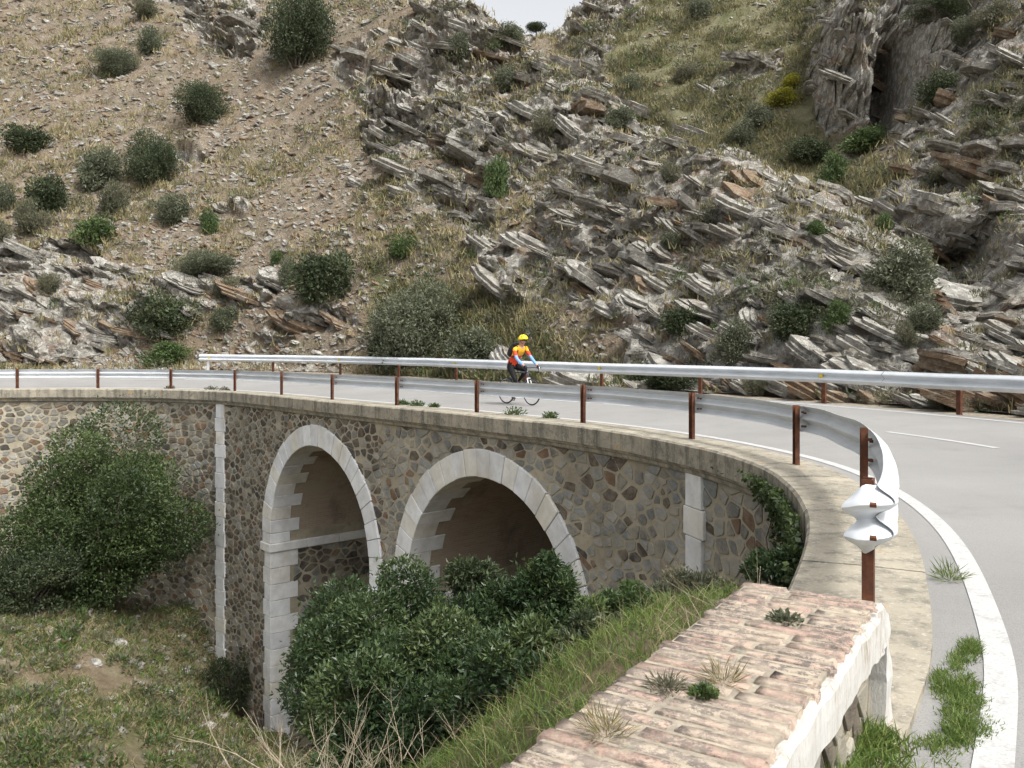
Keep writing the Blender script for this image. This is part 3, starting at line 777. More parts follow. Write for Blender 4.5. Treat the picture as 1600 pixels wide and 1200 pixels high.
# ------------------------------------------------------------------ hillside beyond the road
def P3(px, py, d): return tuple(at(px, py, d))
hp = []
for (px, py, d) in [
    (-500, 300, 60), (-500, 560, 42), (-500, 0, 90), (-150, 575, 40), (-150, 300, 52), (-150, 0, 82),
    (100, 572, 39.5), (100, 470, 43), (100, 300, 52), (100, 130, 67), (100, 0, 82),
    (300, 565, 40), (300, 440, 44), (300, 300, 51), (300, 150, 62), (300, 0, 77),
    (500, 560, 38), (500, 430, 41.5), (500, 300, 48), (500, 120, 60), (500, 0, 70),
    (650, 570, 34.5), (650, 430, 38.5), (650, 300, 44), (650, 150, 54), (650, 0, 67),
    (800, 585, 30), (800, 450, 34.5), (800, 300, 41), (800, 150, 51), (800, 70, 57),
    (1000, 600, 25), (1000, 480, 28.5), (1000, 350, 33.5), (1000, 240, 38.5),
    (1100, 400, 29), (1250, 400, 26), (1250, 500, 22.5), (1400, 500, 21), (1380, 430, 24), (1400, 560, 18.8), (1200, 600, 20.5),
    (728, -2, 62), (800, 58, 58), (770, 34, 60), (870, 104, 53), (950, 165, 46), (1080, 215, 38.5), (1200, 270, 33.5), (1310, 320, 30), (1440, 400, 27),
    (950, 100, 78), (1100, 150, 66), (1200, 225, 54), (1280, 285, 43), (1000, 0, 92), (1200, 0, 82), (1300, 100, 64), (835, 62, 105), (790, 52, 100), (885, 50, 100), (915, 2, 98),
    (1330, 0, 57), (1420, 0, 53), (1600, 0, 45), (1340, 200, 52), (1430, 190, 47), (1510, 150, 42), (1500, 300, 34), (1600, 300, 30.5), (1400, 290, 38),
    (1475, 500, 26.5), (1500, 420, 30.5), (1580, 560, 20.5), (1600, 440, 26), (1600, 640, 16.2), (1750, 600, 16.5), (1800, 300, 27), (1800, 0, 40), (2200, 300, 20), (2200, 0, 30), (2200, 560, 13)]:
    hp.append(P3(px, py, d))
for (px, d, z) in [(740, 80, 27.5), (870, 70, 20.5), (950, 58, 15.2), (1080, 47, 11.2), (1200, 42, 8.6), (1310, 36, 6.6), (800, 95, 35), (600, 100, 50), (300, 120, 62), (0, 120, 60), (-500, 130, 60),
                   (1000, 130, 58), (1300, 120, 55), (1600, 90, 42), (838, 130, 46)]:
    hp.append(((px - 800) / F * d, d, z))
hill_tps = TPS(hp, 0.6)

# grid: columns of azimuth, rows of distance from the road edge outwards
az_px = np.concatenate([np.linspace(-1500, -280, 50)[:-1], np.linspace(-280, 1880, 930), np.linspace(1880, 3200, 50)[1:]])
m_x = (az_px - 800) / F; nrm = np.sqrt(1 + m_x ** 2)
T_TOE = W_RAIL + 0.75
def toe_dist():
    s = np.arange(1, SS[-1] - 1, 0.1); p = cpos(s, T_TOE); az = np.arctan2(p[0], p[1]); i = np.argsort(az)
    a = np.arctan(m_x); r = np.hypot(p[0], p[1])
    return np.interp(a, az[i], r[i]), np.interp(a, az[i], s[i])
d0, s_toe = toe_dist(); d0y = d0 / nrm                     # forward distance of the toe
NR = 470
q = np.linspace(0, 1, NR); far = 150.0
rows = d0y[None, :] + (far - d0y[None, :]) * (0.30 * q + 0.70 * q ** 2.2)[:, None]
PX = np.broadcast_to(az_px[None, :], rows.shape); X = m_x[None, :] * rows; Y = rows
Zb = hill_tps(X, Y)
ztoe = z_out(s_toe)[None, :] + 0.02; bl = smooth01((rows - d0y[None, :]) / 3.0)
Zb = ztoe * (1 - bl) + np.maximum(Zb, ztoe - 0.3) * bl
lim = 0.52 * Y + 6; Zb = np.minimum(Zb, lim)
def in_poly(px, py, poly):
    r = np.zeros(px.shape, bool); n = len(poly)
    for i in range(n):
        x0, y0 = poly[i]; x1, y1 = poly[(i + 1) % n]
        c = ((y0 > py) != (y1 > py)) & (px < (x1 - x0) * (py - y0) / (y1 - y0 + 1e-9) + x0); r ^= c
    return r
def blur(a, n):
    for _ in range(n):
        a = (a + np.roll(a, 1, 0) + np.roll(a, -1, 0)) / 3; a = (a + np.roll(a, 1, 1) + np.roll(a, -1, 1)) / 3
    return a
PYb = HOR - F * (Zb - ZC) / Y
ROCK_POLY = [[(505, 135), (560, 60), (640, -20), (745, -20), (860, 85), (960, 160), (1080, 205), (1200, 262), (1310, 318), (1420, 395), (1480, 480), (1950, 640), (1950, 780), (1400, 640), (1150, 640), (1000, 640), (980, 570), (1010, 500), (860, 470), (770, 430), (690, 335), (600, 262)],
             [(1255, -20), (1950, -20), (1950, 640), (1480, 490), (1430, 400), (1320, 318), (1395, 280), (1410, 215), (1290, 190)],
             [(185, -20), (430, -20), (360, 92), (300, 66)], [(0, 395), (130, 400), (300, 455), (420, 440), (520, 470), (570, 500), (420, 545), (300, 500), (200, 560), (-320, 610), (-320, 380)],
             [(230, 215), (290, 225), (300, 262), (240, 240)], [(330, 310), (390, 315), (385, 345), (335, 335)], [(870, -20), (1010, -20), (1000, 42), (930, 110), (880, 60)],
             [(740, 560), (860, 556), (960, 600), (760, 620)], [(1140, 110), (1230, 70), (1240, 105), (1160, 150)], [(1100, 120), (1180, 110), (1160, 150), (1110, 145)]]
GREEN_POLY = [[(905, 70), (1010, -20), (1290, -20), (1290, 195), (1400, 285), (1310, 312), (1200, 262), (950, 160)], [(1400, 190), (1780, 130), (1780, 330), (1480, 280)], [(560, 400), (780, 455), (900, 540), (1010, 590), (600, 600)], [(1320, 480), (1450, 500), (1560, 600), (1350, 560)]]
jx = 26 * fbm(X * .16, Zb * .3, seed=4, oct=4); jy = 20 * fbm(X * .16 + 50, Zb * .3, seed=9, oct=4)
rock = np.zeros(X.shape); green = np.zeros(X.shape)
for p in ROCK_POLY: rock = np.maximum(rock, in_poly(PX + jx, PYb + jy, p).astype(float))
for p in GREEN_POLY: green = np.maximum(green, in_poly(PX + jx, PYb + jy, p).astype(float))
rock *= np.where(fbm(X * .22, Y * .22, Zb * .35, seed=21, oct=5) > np.where(PX > 1250, -0.75, -0.58), 1.0, 0.12)
green = blur(green, 6); rockb = blur(rock, 2)
# strata: plates that dip to the right, each standing out by its own amount
E1 = np.array([0.90, 0.04, -0.43]); E1 /= np.linalg.norm(E1)
NS = np.array([0.42, 0.10, 0.90]); NS -= E1 * NS.dot(E1); NS /= np.linalg.norm(NS); E2 = np.cross(NS, E1)
def strata(X, Y, Z, th, seed, blen):
    """steps of tilted beds, broken into blocks; metres of overhang towards the road"""
    a = X * E1[0] + Y * E1[1] + Z * E1[2]; b = X * NS[0] + Y * NS[1] + Z * NS[2]; c = X * E2[0] + Y * E2[1] + Z * E2[2]
    b = b + th * (0.9 * fbm(a * .16 / th, c * .16 / th, seed=seed, oct=3) + 0.25 * fbm(a * .9 / th, c * .9 / th, seed=seed + 3, oct=3))
    ly = b / th; fl = np.floor(ly); fr = ly - fl; z0 = np.zeros_like(fl)
    blk = np.floor(a / blen + 7.3 * _h(fl, z0, z0, seed) + 0.35 * vnoise(b * 2.0, a * .5, seed=seed + 8))
    r = _h(fl, blk, z0, seed + 1); r2 = fbm(a * .9 / th, b * 1.2 / th, c * .9 / th, seed=seed + 5, oct=3)
    return th * (0.72 * fr ** 0.9 + 0.50 * r + 0.34 * r2 - 0.35)
dsp = strata(X, Y, Zb, 1.7, 1, 3.4) * (0.75 + 0.5 * vnoise(X * .2, Zb * .3, Y * .2, 77)) + strata(X, Y, Zb, 0.55, 7, 1.2) * 0.75 + strata(X, Y, Zb, 0.22, 17, .6) * 0.35
dsp = np.clip(dsp, -1.6, 2.2)
fade = smooth01((rows - d0y[None, :]) / 1.6)
big = fbm(X * .09, Y * .09, Zb * .12, seed=31, oct=4)
dist_amp = 0.75 + 0.5 * smooth01((Y - 28) / 30)
amp = rockb * dsp * dist_amp * fade
soil = (1 - rockb) * (0.16 * fbm(X * .8, Y * .8, seed=12, oct=5) + 0.30 * fbm(X * .25, Y * .25, seed=13, oct=3)) * fade
DX, DY, DZ = -0.12, -0.95, 0.06
Xd = X + DX * amp; Yd = Y + DY * amp; Zd = Zb + DZ * amp + soil + 0.9 * big * rockb * fade * np.clip((Y - 18) / 30, 0.15, 1)
def shove(px, py, rx, ry, ang, dist, p=2.0):
    """push part of the slope back (positive) or forward, seen around one place of the photograph"""
    global Xd, Yd
    ca, sa = math.cos(ang), math.sin(ang); u = ((PX - px) * ca + (PYb - py) * sa) / rx; v = (-(PX - px) * sa + (PYb - py) * ca) / ry
    g = np.exp(-(np.abs(u) ** p + np.abs(v) ** p)) * fade
    Xd = Xd + 0.25 * dist * g; Yd = Yd + dist * g
shove(1388, 135, 26, 75, 0.1, 4.8, 3); shove(1325, 110, 42, 85, 0.05, -3.2, 3); shove(1300, 30, 40, 45, 0, -2.6, 3); shove(1445, 70, 45, 40, 0.4, -2.2, 3); shove(1450, 120, 45, 22, 0.35, -2.0, 3)
shove(1520, 425, 62, 42, -0.55, 3.2, 3); shove(1490, 345, 95, 34, 0.25, -2.2, 3); shove(1590, 420, 42, 95, 0.1, -1.6, 3); shove(720, 330, 60, 20, 0.5, 1.0, 3); shove(700, 235, 70, 16, 0.6, 1.0, 3)
shove(910, 120, 90, 16, 0.45, -1.4, 3); shove(1060, 195, 100, 16, 0.42, -1.2, 3); shove(850, 375, 60, 30, 0.3, 0.9, 3); shove(320, 45, 60, 18, 0.75, 1.4, 3)
rgh = fbm(Xd * 1.0, Yd * 1.0, Zd * 1.4, seed=61, oct=3) * 0.26 + 0.5 * fbm(Xd * .35, Yd * .35, Zd * .5, seed=62, oct=3)
Yd = Yd - rockb * fade * rgh; Zd = Zd + 0.12 * rockb * fade * fbm(Xd * 2.1, Yd * 2.1, Zd * 2.1, seed=63, oct=3)
Hx, Hy, Hz = Xd, Yd, Zd
V = np.stack([Hx.ravel(), Hy.ravel(), Hz.ravel()], 1); nr, nc = Hx.shape
i = (np.arange(nr - 1)[:, None] * nc + np.arange(nc - 1)[None, :]).ravel(); Fa = np.stack([i, i + 1, i + nc + 1, i + nc], 1)
def m_hill():
    t = NT('hillside_ground', 0.95, 0.15)
    rk = t.attr('rock'); gr = t.attr('green')
    v = t.mapping((1, 1, 2.0), (0.0, 0.45, 0.1))
    so = t.ramp(t.noise(1.1, 4, 0.65), [(0.28, (0.15, 0.122, 0.09)), (0.5, (0.255, 0.21, 0.16)), (0.72, (0.345, 0.30, 0.24))])
    so = t.mix(t.ramp(t.noise(0.18, 3), [(0.45, 0.0), (0.7, 0.5)]), so, (0.27, 0.20, 0.135))
    pb = t.ramp(t.voro(5.5, 'F1', t.mapping((1, 1, 1.6))), [(0.0, 1.28), (0.5, 0.72)]); so = t.mix(0.7, so, pb, 'MULTIPLY')
    gd = t.ramp(t.noise(0.9, 4, 0.7), [(0.3, (0.075, 0.085, 0.042)), (0.5, (0.135, 0.138, 0.072)), (0.7, (0.235, 0.215, 0.14))])
    gm = t.math('ADD', t.math('MULTIPLY', gr, 0.75), t.math('MULTIPLY', t.ramp(t.noise(0.42, 5, 0.65), [(0.48, 0.0), (0.68, 0.6)]), 0.55))
    c = t.mix(gm, so, gd)
    ro = t.ramp(t.noise(1.2, 6, 0.68, v), [(0.28, (0.15, 0.14, 0.122)), (0.48, (0.275, 0.258, 0.228)), (0.66, (0.39, 0.372, 0.332))])
    ro = t.mix(t.ramp(t.noise(0.5, 4, 0.6, v, 0.8), [(0.52, 0.0), (0.66, 0.6)]), ro, (0.27, 0.165, 0.105))
    ro = t.mix(t.ramp(t.noise(2.4, 4, 0.75), [(0.50, 0.0), (0.58, 0.8)]), ro, (0.56, 0.545, 0.495))
    ro = t.mix(t.ramp(t.noise(1.5, 5, 0.7), [(0.62, 0.0), (0.68, 0.6)]), ro, (0.16, 0.165, 0.07))
    ro = t.mix(1.0, ro, t.ramp(t.noise(13, 5, 0.75), [(0.3, 0.6), (0.7, 1.2)]), 'MULTIPLY')
    gn = t.n.new('ShaderNodeNewGeometry'); sp = t.n.new('ShaderNodeSeparateXYZ'); t.l.new(gn.outputs['True Normal'], sp.inputs[0])
    led = t.math('MULTIPLY', t.ramp(sp.outputs[2], [(0.76, 0.0), (0.93, 1.0)]), t.ramp(t.noise(0.8, 5, 0.65), [(0.46, 0.0), (0.62, 0.9)]))
    ro = t.mix(led, ro, t.mix(0.5, so, gd))
    t.color(t.mix(t.ramp(t.math('ADD', rk, t.math('MULTIPLY', t.math('SUBTRACT', t.noise(2.0, 5), 0.5), 0.8)), [(0.42, 0.0), (0.58, 1.0)]), c, ro))
    t.bump(t.noise(6, 6, 0.72, v), 0.9, 0.25); return t.m
M['hill'] = m_hill()
me = npmesh('hillside', V, Fa, [M['hill']], attrs={'rock': ('POINT', np.clip(rockb * 1.0, 0, 1).ravel()), 'green': ('POINT', green.ravel())})
hill = link('hillside', me); tag(hill, kind='structure', label='steep rocky hillside of tilted schist and dry scrub above the road')

# first visible surface of the slope under a pixel
GPY = HOR - F * (Hz - ZC) / Hy; GPX = 800 + F * Hx / Hy
def hill_hit(px, py):
    c = int(np.argmin(np.abs(az_px - px))); col = GPY[:, c]; k = np.nonzero(col <= py)[0]
    r = int(k[0]) if len(k) else nr - 1
    return np.array([Hx[r, c], Hy[r, c], Hz[r, c]]), r, c
rng = np.random.default_rng(7)
# which grid points can be seen from the road (running minimum of the photo row)
run = np.minimum.accumulate(GPY, 0); vis = (GPY <= run + 2.0) & (PX > -280) & (PX < 1880) & (GPY > -60) & (GPY < 690)

# ------------------------------------------------------------------ rock slabs on the outcrops
RM = [m_rock('schist_weathered', (0.12, 0.112, 0.098), (0.235, 0.22, 0.195), (0.35, 0.333, 0.295), scale=0.9, lich=0.8),
      m_rock('schist_lichened', (0.13, 0.125, 0.112), (0.25, 0.24, 0.215), (0.36, 0.345, 0.31), (0.50, 0.485, 0.44), scale=1.1, rust=0.2, lich=0.85),
      m_rock('schist_ochre', (0.11, 0.075, 0.048), (0.21, 0.15, 0.10), (0.31, 0.245, 0.175), scale=0.9, rust=0.6, lich=0.4)]
def slab_mesh(seed, mat):
    r = random.Random(seed); n = r.randint(8, 11); vs = []; fs = []; nl = r.choice((2, 3, 3))
    base = [(math.cos(2 * math.pi * (k + r.uniform(-.3, .3)) / n), math.sin(2 * math.pi * (k + r.uniform(-.3, .3)) / n)) for k in range(n)]
    rad = [r.uniform(0.62, 1.0) for _ in range(n)]; z = -0.5; rings = []
    for l in range(nl):
        h = 1.0 / nl; o = (r.uniform(-.16, .16), r.uniform(-.16, .16)); g = [q * r.uniform(.86, 1.06) * (1.0 - .07 * l) for q in rad]
        for zz, sc in ((z, 0.96), (z + h * r.uniform(.75, .97), 1.0)):
            rings.append([(o[0] + b[0] * q * sc, o[1] + b[1] * q * sc, zz + r.uniform(-.05, .05)) for b, q in zip(base, g)])
        z += h
    top = rings[-1]; rings.append([(a * .72, b * .72, c + 0.06 + r.uniform(-.05, .06)) for a, b, c in top])
    for k, rg in enumerate(rings): vs += rg
    for k in range(len(rings) - 1):
        for j in range(n): fs.append((k * n + j, k * n + (j + 1) % n, (k + 1) * n + (j + 1) % n, (k + 1) * n + j))
    fs.append(tuple((len(rings) - 1) * n + j for j in range(n))); fs.append(tuple(range(n - 1, -1, -1)))
    return pymesh('rock_slab', vs, fs, [mat])
slabs = [[slab_mesh(100 + 10 * m + k, RM[m]) for k in range(7)] for m in range(3)]
def basis(n, e):
    n = Vector(n).normalized(); e = Vector(e); e = (e - n * e.dot(n)).normalized(); return Matrix((e, n.cross(e), n)).transposed()
cand = np.argwhere(vis & (rock > 0.5) & (Y < 95)); wgt = (Y[cand[:, 0], cand[:, 1]]) * 0 + 1.0
rng.shuffle(cand)
NSLAB = 1450; items = []
used = {}
for (r, c) in cand[:40000]:
    if NSLAB == 0: break
    p = np.array([Hx[r, c], Hy[r, c], Hz[r, c]]); px, py = GPX[r, c], GPY[r, c]
    u = rng.random(); k = (int(px // 21), int(py // 11))
    if k in used: continue
    used[k] = 1
    sz = (0.30 + 1.0 * u ** 3) * (0.7 + p[1] / 70)
    if px > 1250 and py < 330: sz *= 1.15
    n = Vector((0.40 + rng.normal(0, .14), (-0.10 if rng.random() < .7 else -.5) + rng.normal(0, .16), 0.86)); e = Vector((0.89, rng.normal(.1, .22), -0.44 + rng.normal(0, .10)))
    R = basis(n, e); th = sz * rng.uniform(.16, .42)
    ochre = 0.55 if (py > 440 and px < 600) or (px > 1050 and py > 560) else 0.10
    m = 2 if rng.random() < ochre else (1 if rng.random() < 0.45 else 0)
    sc = Vector((sz * rng.uniform(.8, 1.35), sz * rng.uniform(.5, .85), th))
    items.append((sz / p[1], p + np.array([0, 0.30 * sz, rng.uniform(-.3, .2) * th]), R, sc, m, int(rng.integers(7))))
    if len(items) >= NSLAB: break
# single named stones of the scree slope and a few big ones picked out by eye
for (px, py, wpx, m, tilt) in [(700, 140, 42, 1, .9), (486, 205, 26, 1, .9), (378, 165, 22, 1, 1.0), (455, 145, 40, 1, .3), (520, 150, 34, 1, .5), (100, 218, 46, 2, .2), (252, 228, 60, 1, .2), (355, 325, 60, 0, .2), (560, 287, 46, 0, .2), (590, 360, 40, 1, .3),
                               (460, 480, 80, 0, .2), (490, 495, 60, 0, .1), (1470, 90, 46, 0, .3), (1562, 80, 56, 1, .5), (1560, 155, 48, 1, .4), (900, 110, 90, 0, .1), (940, 150, 80, 1, .1), (1010, 175, 90, 0, .1), (1100, 215, 95, 0, .1), (1290, 330, 110, 1, .2),
                               (1330, 250, 30, 1, 1.1), (860, 105, 70, 1, .2), (1010, 480, 90, 1, .3), (1050, 450, 80, 0, .3), (950, 490, 60, 1, .4), (1110, 445, 70, 1, .4), (1160, 330, 110, 1, .3), (1200, 350, 60, 0, .2), (1240, 470, 70, 1, .3), (1420, 500, 150, 1, .25), (1360, 550, 120, 1, .2), (1540, 590, 90, 1, .3), (650, 75, 60, 1, .3), (730, 70, 60, 0, .2), (610, 85, 50, 1, .4), (830, 175, 90, 1, .3), (870, 215, 70, 1, .3)] + [(1060 + 42 * k + 13 * (k % 3), 596 + 3.2 * k + 9 * (k % 2), 62 + 14 * (k % 4), 2 if k % 3 else 0, .15 * (k % 3)) for k in range(14)] + [(1290 + 16 * k, 60 + 37 * (k * 5 % 4), 44, 0, .2) for k in range(0)]:
    p, r, c = hill_hit(px, py); sz = wpx / F * p[1] / 2
    n = Vector((0.35, -0.15 - tilt * 0.6, 0.80)); R = basis(n, (0.89, 0.05, -0.40))
    items.append((1.0, p + np.array([0, 0.25 * sz, 0]), R, Vector((sz * 1.1, sz * 0.75, sz * 0.36)), m, int(rng.integers(7))))
items.sort(key=lambda x: -x[0])
def mat4(p, R, sc): return Matrix.Translation(Vector(p)) @ R.to_4x4() @ Matrix.Diagonal((*sc, 1))
for (_, p, R, sc, m, k) in items[:300]:
    o = link('rock_slab', slabs[m][k], hill); o.matrix_local = mat4(p, R, sc)
def join_items(name, its, lib, mats):
    VV = []; FF = []; MM = []; b = 0; cache = {}
    for (_, p, R, sc, m, k) in its:
        me_ = lib[m][k]; key = (m, k)
        if key not in cache:
            v = np.empty(len(me_.vertices) * 3, np.float32); me_.vertices.foreach_get('co', v); me_.calc_loop_triangles()
            t = np.empty(len(me_.loop_triangles) * 3, np.int32); me_.loop_triangles.foreach_get('vertices', t); cache[key] = (v.reshape(-1, 3), t.reshape(-1, 3))
        v, t = cache[key]; A = np.array(R.to_3x3()) * np.array(sc)[None, :]
        VV.append(v @ A.T + np.array(p)); FF.append(t + b); MM.append(np.full(len(t), m)); b += len(v)
    return npmesh(name, np.concatenate(VV), np.concatenate(FF), mats, np.concatenate(MM))
o = link('small_slabs', join_items('small_slabs', items[300:], slabs, RM), hill); o['kind'] = 'stuff'
# loose scree
cand = np.argwhere(vis & (rock < 0.5) & (Y < 90)); rng.shuffle(cand); its = []
for (r, c) in cand[:14500]:
    p = np.array([Hx[r, c], Hy[r, c], Hz[r, c]])
    dens = 1.0 if GPX[r, c] < 950 else 0.45
    if rng.random() > dens: continue
    sz = rng.uniform(.05, .13) * (1 + 1.6 * rng.random() ** 6) * (0.6 + p[1] / 70)
    n = Vector((rng.normal(.2, .4), -0.6 + rng.normal(0, .4), 0.8)); R = basis(n, (1, rng.normal(0, .4), rng.normal(-.3, .5)))
    its.append((0, p + np.array([rng.normal(0, .06), 0, 0.3 * sz]), R, Vector((sz * rng.uniform(.9, 2.0), sz * rng.uniform(.6, 1), sz * rng.uniform(.25, .5))), int(rng.choice([0, 1, 2], p=[.3, .38, .32])), int(rng.integers(7))))
def pebble(seed, mat):
    r = random.Random(seed); vs = []; n = 5
    for z, s_ in ((-.5, .8), (.5, .75)):
        for k in range(n):
            a = 2 * math.pi * (k + r.uniform(-.25, .25)) / n; vs.append((math.cos(a) * s_ * r.uniform(.7, 1.1), math.sin(a) * s_ * r.uniform(.7, 1.1), z + r.uniform(-.2, .2)))
    fs = [tuple(range(n - 1, -1, -1)), tuple(range(n, 2 * n))] + [(j, (j + 1) % n, n + (j + 1) % n, n + j) for j in range(n)]
    return pymesh('pebble', vs, fs, [mat])
pebs = [[pebble(500 + 10 * m + k, RM[m]) for k in range(7)] for m in range(3)]
o = link('scree', join_items('scree', its, pebs, RM), hill); o['kind'] = 'stuff'
print('slabs', len(items), 'scree', len(its))

# ------------------------------------------------------------------ valley below the viaduct
vp = []
for (px, py, d) in [(0, 870, 30), (170, 930, 29.5), (300, 930, 30.5), (350, 975, 29.8), (430, 1120, 27.0), (100, 960, 26), (200, 1010, 25.5), (320, 1080, 25), (100, 1100, 21), (300, 1190, 20.5), (0, 1200, 17.5), (-300, 1100, 20), (-300, 900, 28),
                    (700, 1185, 3.6), (900, 1065, 4.4), (1040, 985, 4.9), (1110, 945, 5.2), (1200, 915, 5.6), (620, 1260, 5.2), (450, 1330, 6.2), (700, 1260, 7.0), (850, 1170, 7.5), (560, 1330, 8.5), (400, 1400, 9.5), (250, 1400, 11), (900, 1080, 9.5), (1000, 1010, 9.5)]:
    vp.append(P3(px, py, d))
for s in (14.5, 17, 19, 21, 23, 26, 30, 34, 38, 41.7, 45, 50, 56, 62):
    p = cpos(s, -0.5); vp.append((p[0], p[1], float(gz(s)) + 0.1)); p = cpos(s, 4.0); vp.append((p[0], p[1], float(gz(s)) + 0.2))
for (a, z) in ((-2.5, -0.35), (-1, -0.33), (0.3, -0.33), (1.6, -0.3)):
    p = pp(a, -0.15, 0); vp.append((p.x, p.y, z)); p = pp(a, -1.6, 0); vp.append((p.x, p.y, z - 1.5))
vp += [(-6, 0, -4.5), (-14, 2, -9), (-25, 8, -10), (-40, 10, -8), (-45, 30, -6), (-12, 14, -11.2), (-6, 15, -9.5), (-2.5, 12, -6.5), (-8, -4, -4)]
val_tps = TPS(vp, 0.3)
apx = np.concatenate([np.linspace(-1800, -40, 40)[:-1], np.linspace(-40, 1420, 330), np.linspace(1420, 1900, 20)[1:]])
rr = 1.3 * (48 / 1.3) ** np.linspace(0, 1, 300)
mx = (apx - 800) / F; D, MX = np.meshgrid(rr, mx, indexing='ij'); VX = MX * D; VY = D
VZ = val_tps(VX, VY); s_, t_ = ts_of(VX, VY); s_ = s_.reshape(VX.shape); t_ = t_.reshape(VX.shape)
VZ = VZ + (0.10 * fbm(VX * .9, VY * .9, seed=51, oct=5) + 0.18 * fbm(VX * .3, VY * .3, seed=52, oct=3)) * smooth01((D - 2) / 4)
capz = np.where(t_ > -0.32, np.where(t_ < 6.3, -0.62, -0.25), 9.0); gi = gz(s_.ravel()).reshape(VX.shape)
VZ = np.minimum(VZ, capz); VZ = np.where((t_ > -0.2) & (t_ < 5.5), np.minimum(VZ, gi + 0.4), VZ)
VZ = np.where(t_ >= 5.5, np.minimum(gi + 0.3 + (t_ - 5.5) * 6, -0.3), VZ); VZ = np.maximum(VZ, -14.5)
V = np.stack([VX.ravel(), VY.ravel(), VZ.ravel()], 1); a_, b_ = VX.shape
i = (np.arange(a_ - 1)[:, None] * b_ + np.arange(b_ - 1)[None, :]).ravel(); Fa = np.stack([i, i + 1, i + b_ + 1, i + b_], 1)
def m_valley():
    t = NT('valley_ground', 0.95, 0.15)
    so = t.ramp(t.noise(1.6, 6, 0.65), [(0.3, (0.12, 0.092, 0.06)), (0.5, (0.205, 0.16, 0.11)), (0.72, (0.30, 0.26, 0.20))])
    pb = t.ramp(t.voro(9), [(0.0, 1.25), (0.5, 0.75)]); so = t.mix(0.6, so, pb, 'MULTIPLY')
    gd = t.ramp(t.noise(2.3, 6, 0.7), [(0.3, (0.06, 0.064, 0.028)), (0.5, (0.105, 0.105, 0.048)), (0.7, (0.19, 0.17, 0.10))])
    t.color(t.mix(t.ramp(t.noise(0.42, 5, 0.65), [(0.42, 0.0), (0.64, 0.9)]), so, gd)); t.bump(t.noise(11, 6, 0.72), 0.9, 0.09); return t.m
M['valley'] = m_valley()
val = link('valley_ground', npmesh('valley_ground', V, Fa, [M['valley']], smooth=True)); tag(val, kind='structure', label='grassy stony gully falling away below the viaduct')
VPY = HOR - F * (VZ - ZC) / VY
def val_z(x, y):
    """height of the built valley sheet"""
    px = 800 + F * x / y; c = int(np.clip(np.searchsorted(apx, px), 1, len(apx) - 1)); w = (px - apx[c - 1]) / (apx[c] - apx[c - 1]); 
    return float(np.interp(y, rr, VZ[:, c - 1]) * (1 - w) + np.interp(y, rr, VZ[:, c]) * w)
def val_hit(px, py):
    c = int(np.argmin(np.abs(apx - px))); k = np.nonzero((VPY[:, c] <= py) & (rr > 2))[0]; r = int(k[0]) if len(k) else len(rr) - 1
    return np.array([VX[r, c], VY[r, c], VZ[r, c]])
# wide coarse ground under everything, out to the horizon
mb = MB(); mb.add([(-900, -900, -16), (900, -900, -16), (900, 900, -16), (-900, 900, -16)], [(0, 1, 2, 3)])
g = link('ground', mb.mesh('ground', [M['valley']], recalc=False)); tag(g, kind='structure', label='low ground far below')
mb = MB()
ring = [(-7.6, -9.0), (14, -9.0)]
sl = np.arange(0.0, 22, 0.5); pa = [tuple(cpos(s, 7.5)[:2]) for s in sl]
vs = []; 
for s in sl:
    q = cpos(s, 7.45); n = cfr(s); vs += [(q[0], q[1], float(z_road(s, 7.4)) - 0.03), (q[0] + n.x * 3, q[1] + n.y * 3, float(z_road(s, 7.4)) + 0.8), (q[0] + n.x * 14, q[1] + n.y * 14, 9.0)]
mb.add(vs, [(i * 3 + j, i * 3 + j + 1, i * 3 + j + 4, i * 3 + j + 3) for i in range(len(sl) - 1) for j in range(2)])
g = link('roadside_bank', mb.mesh('roadside_bank', [M['hill']])); tag(g, kind='structure', label='earth bank beside the road behind the viewer')
# ------------------------------------------------------------------ foliage
M['lf_ever'] = m_leaf('leaf_evergreen', (0.022, 0.034, 0.016), (0.048, 0.066, 0.030), (0.105, 0.125, 0.06))
M['lf_olive'] = m_leaf('leaf_olive', (0.055, 0.068, 0.04), (0.105, 0.12, 0.072), (0.19, 0.20, 0.13))
M['lf_bright'] = m_leaf('leaf_bright', (0.034, 0.058, 0.02), (0.066, 0.108, 0.034), (0.13, 0.17, 0.06))
M['lf_grey'] = m_leaf('leaf_grey_scrub', (0.06, 0.07, 0.042), (0.115, 0.12, 0.075), (0.21, 0.19, 0.125))
M['lf_mastic'] = m_leaf('leaf_mastic', (0.016, 0.032, 0.014), (0.04, 0.068, 0.026), (0.105, 0.135, 0.05), 0.36, 0.2)
M['lf_gorse'] = m_leaf('leaf_gorse', (0.09, 0.10, 0.015), (0.20, 0.20, 0.02), (0.42, 0.38, 0.03))
M['grass'] = m_leaf('grass_blade', (0.04, 0.085, 0.014), (0.095, 0.17, 0.03), (0.26, 0.29, 0.10), 0.6, 0.35)
M['drygrass'] = m_leaf('grass_dry', (0.10, 0.105, 0.04), (0.22, 0.195, 0.095), (0.40, 0.34, 0.20), 0.7, 0.3)
M['bark'] = m_plain('bark', (0.07, 0.055, 0.042), (0.16, 0.135, 0.11), 12, 0.9, 0.6, 0.01)
M['twig'] = m_plain('dry_twig', (0.24, 0.20, 0.14), (0.42, 0.36, 0.27), 20, 0.85, 0.3, 0.004)

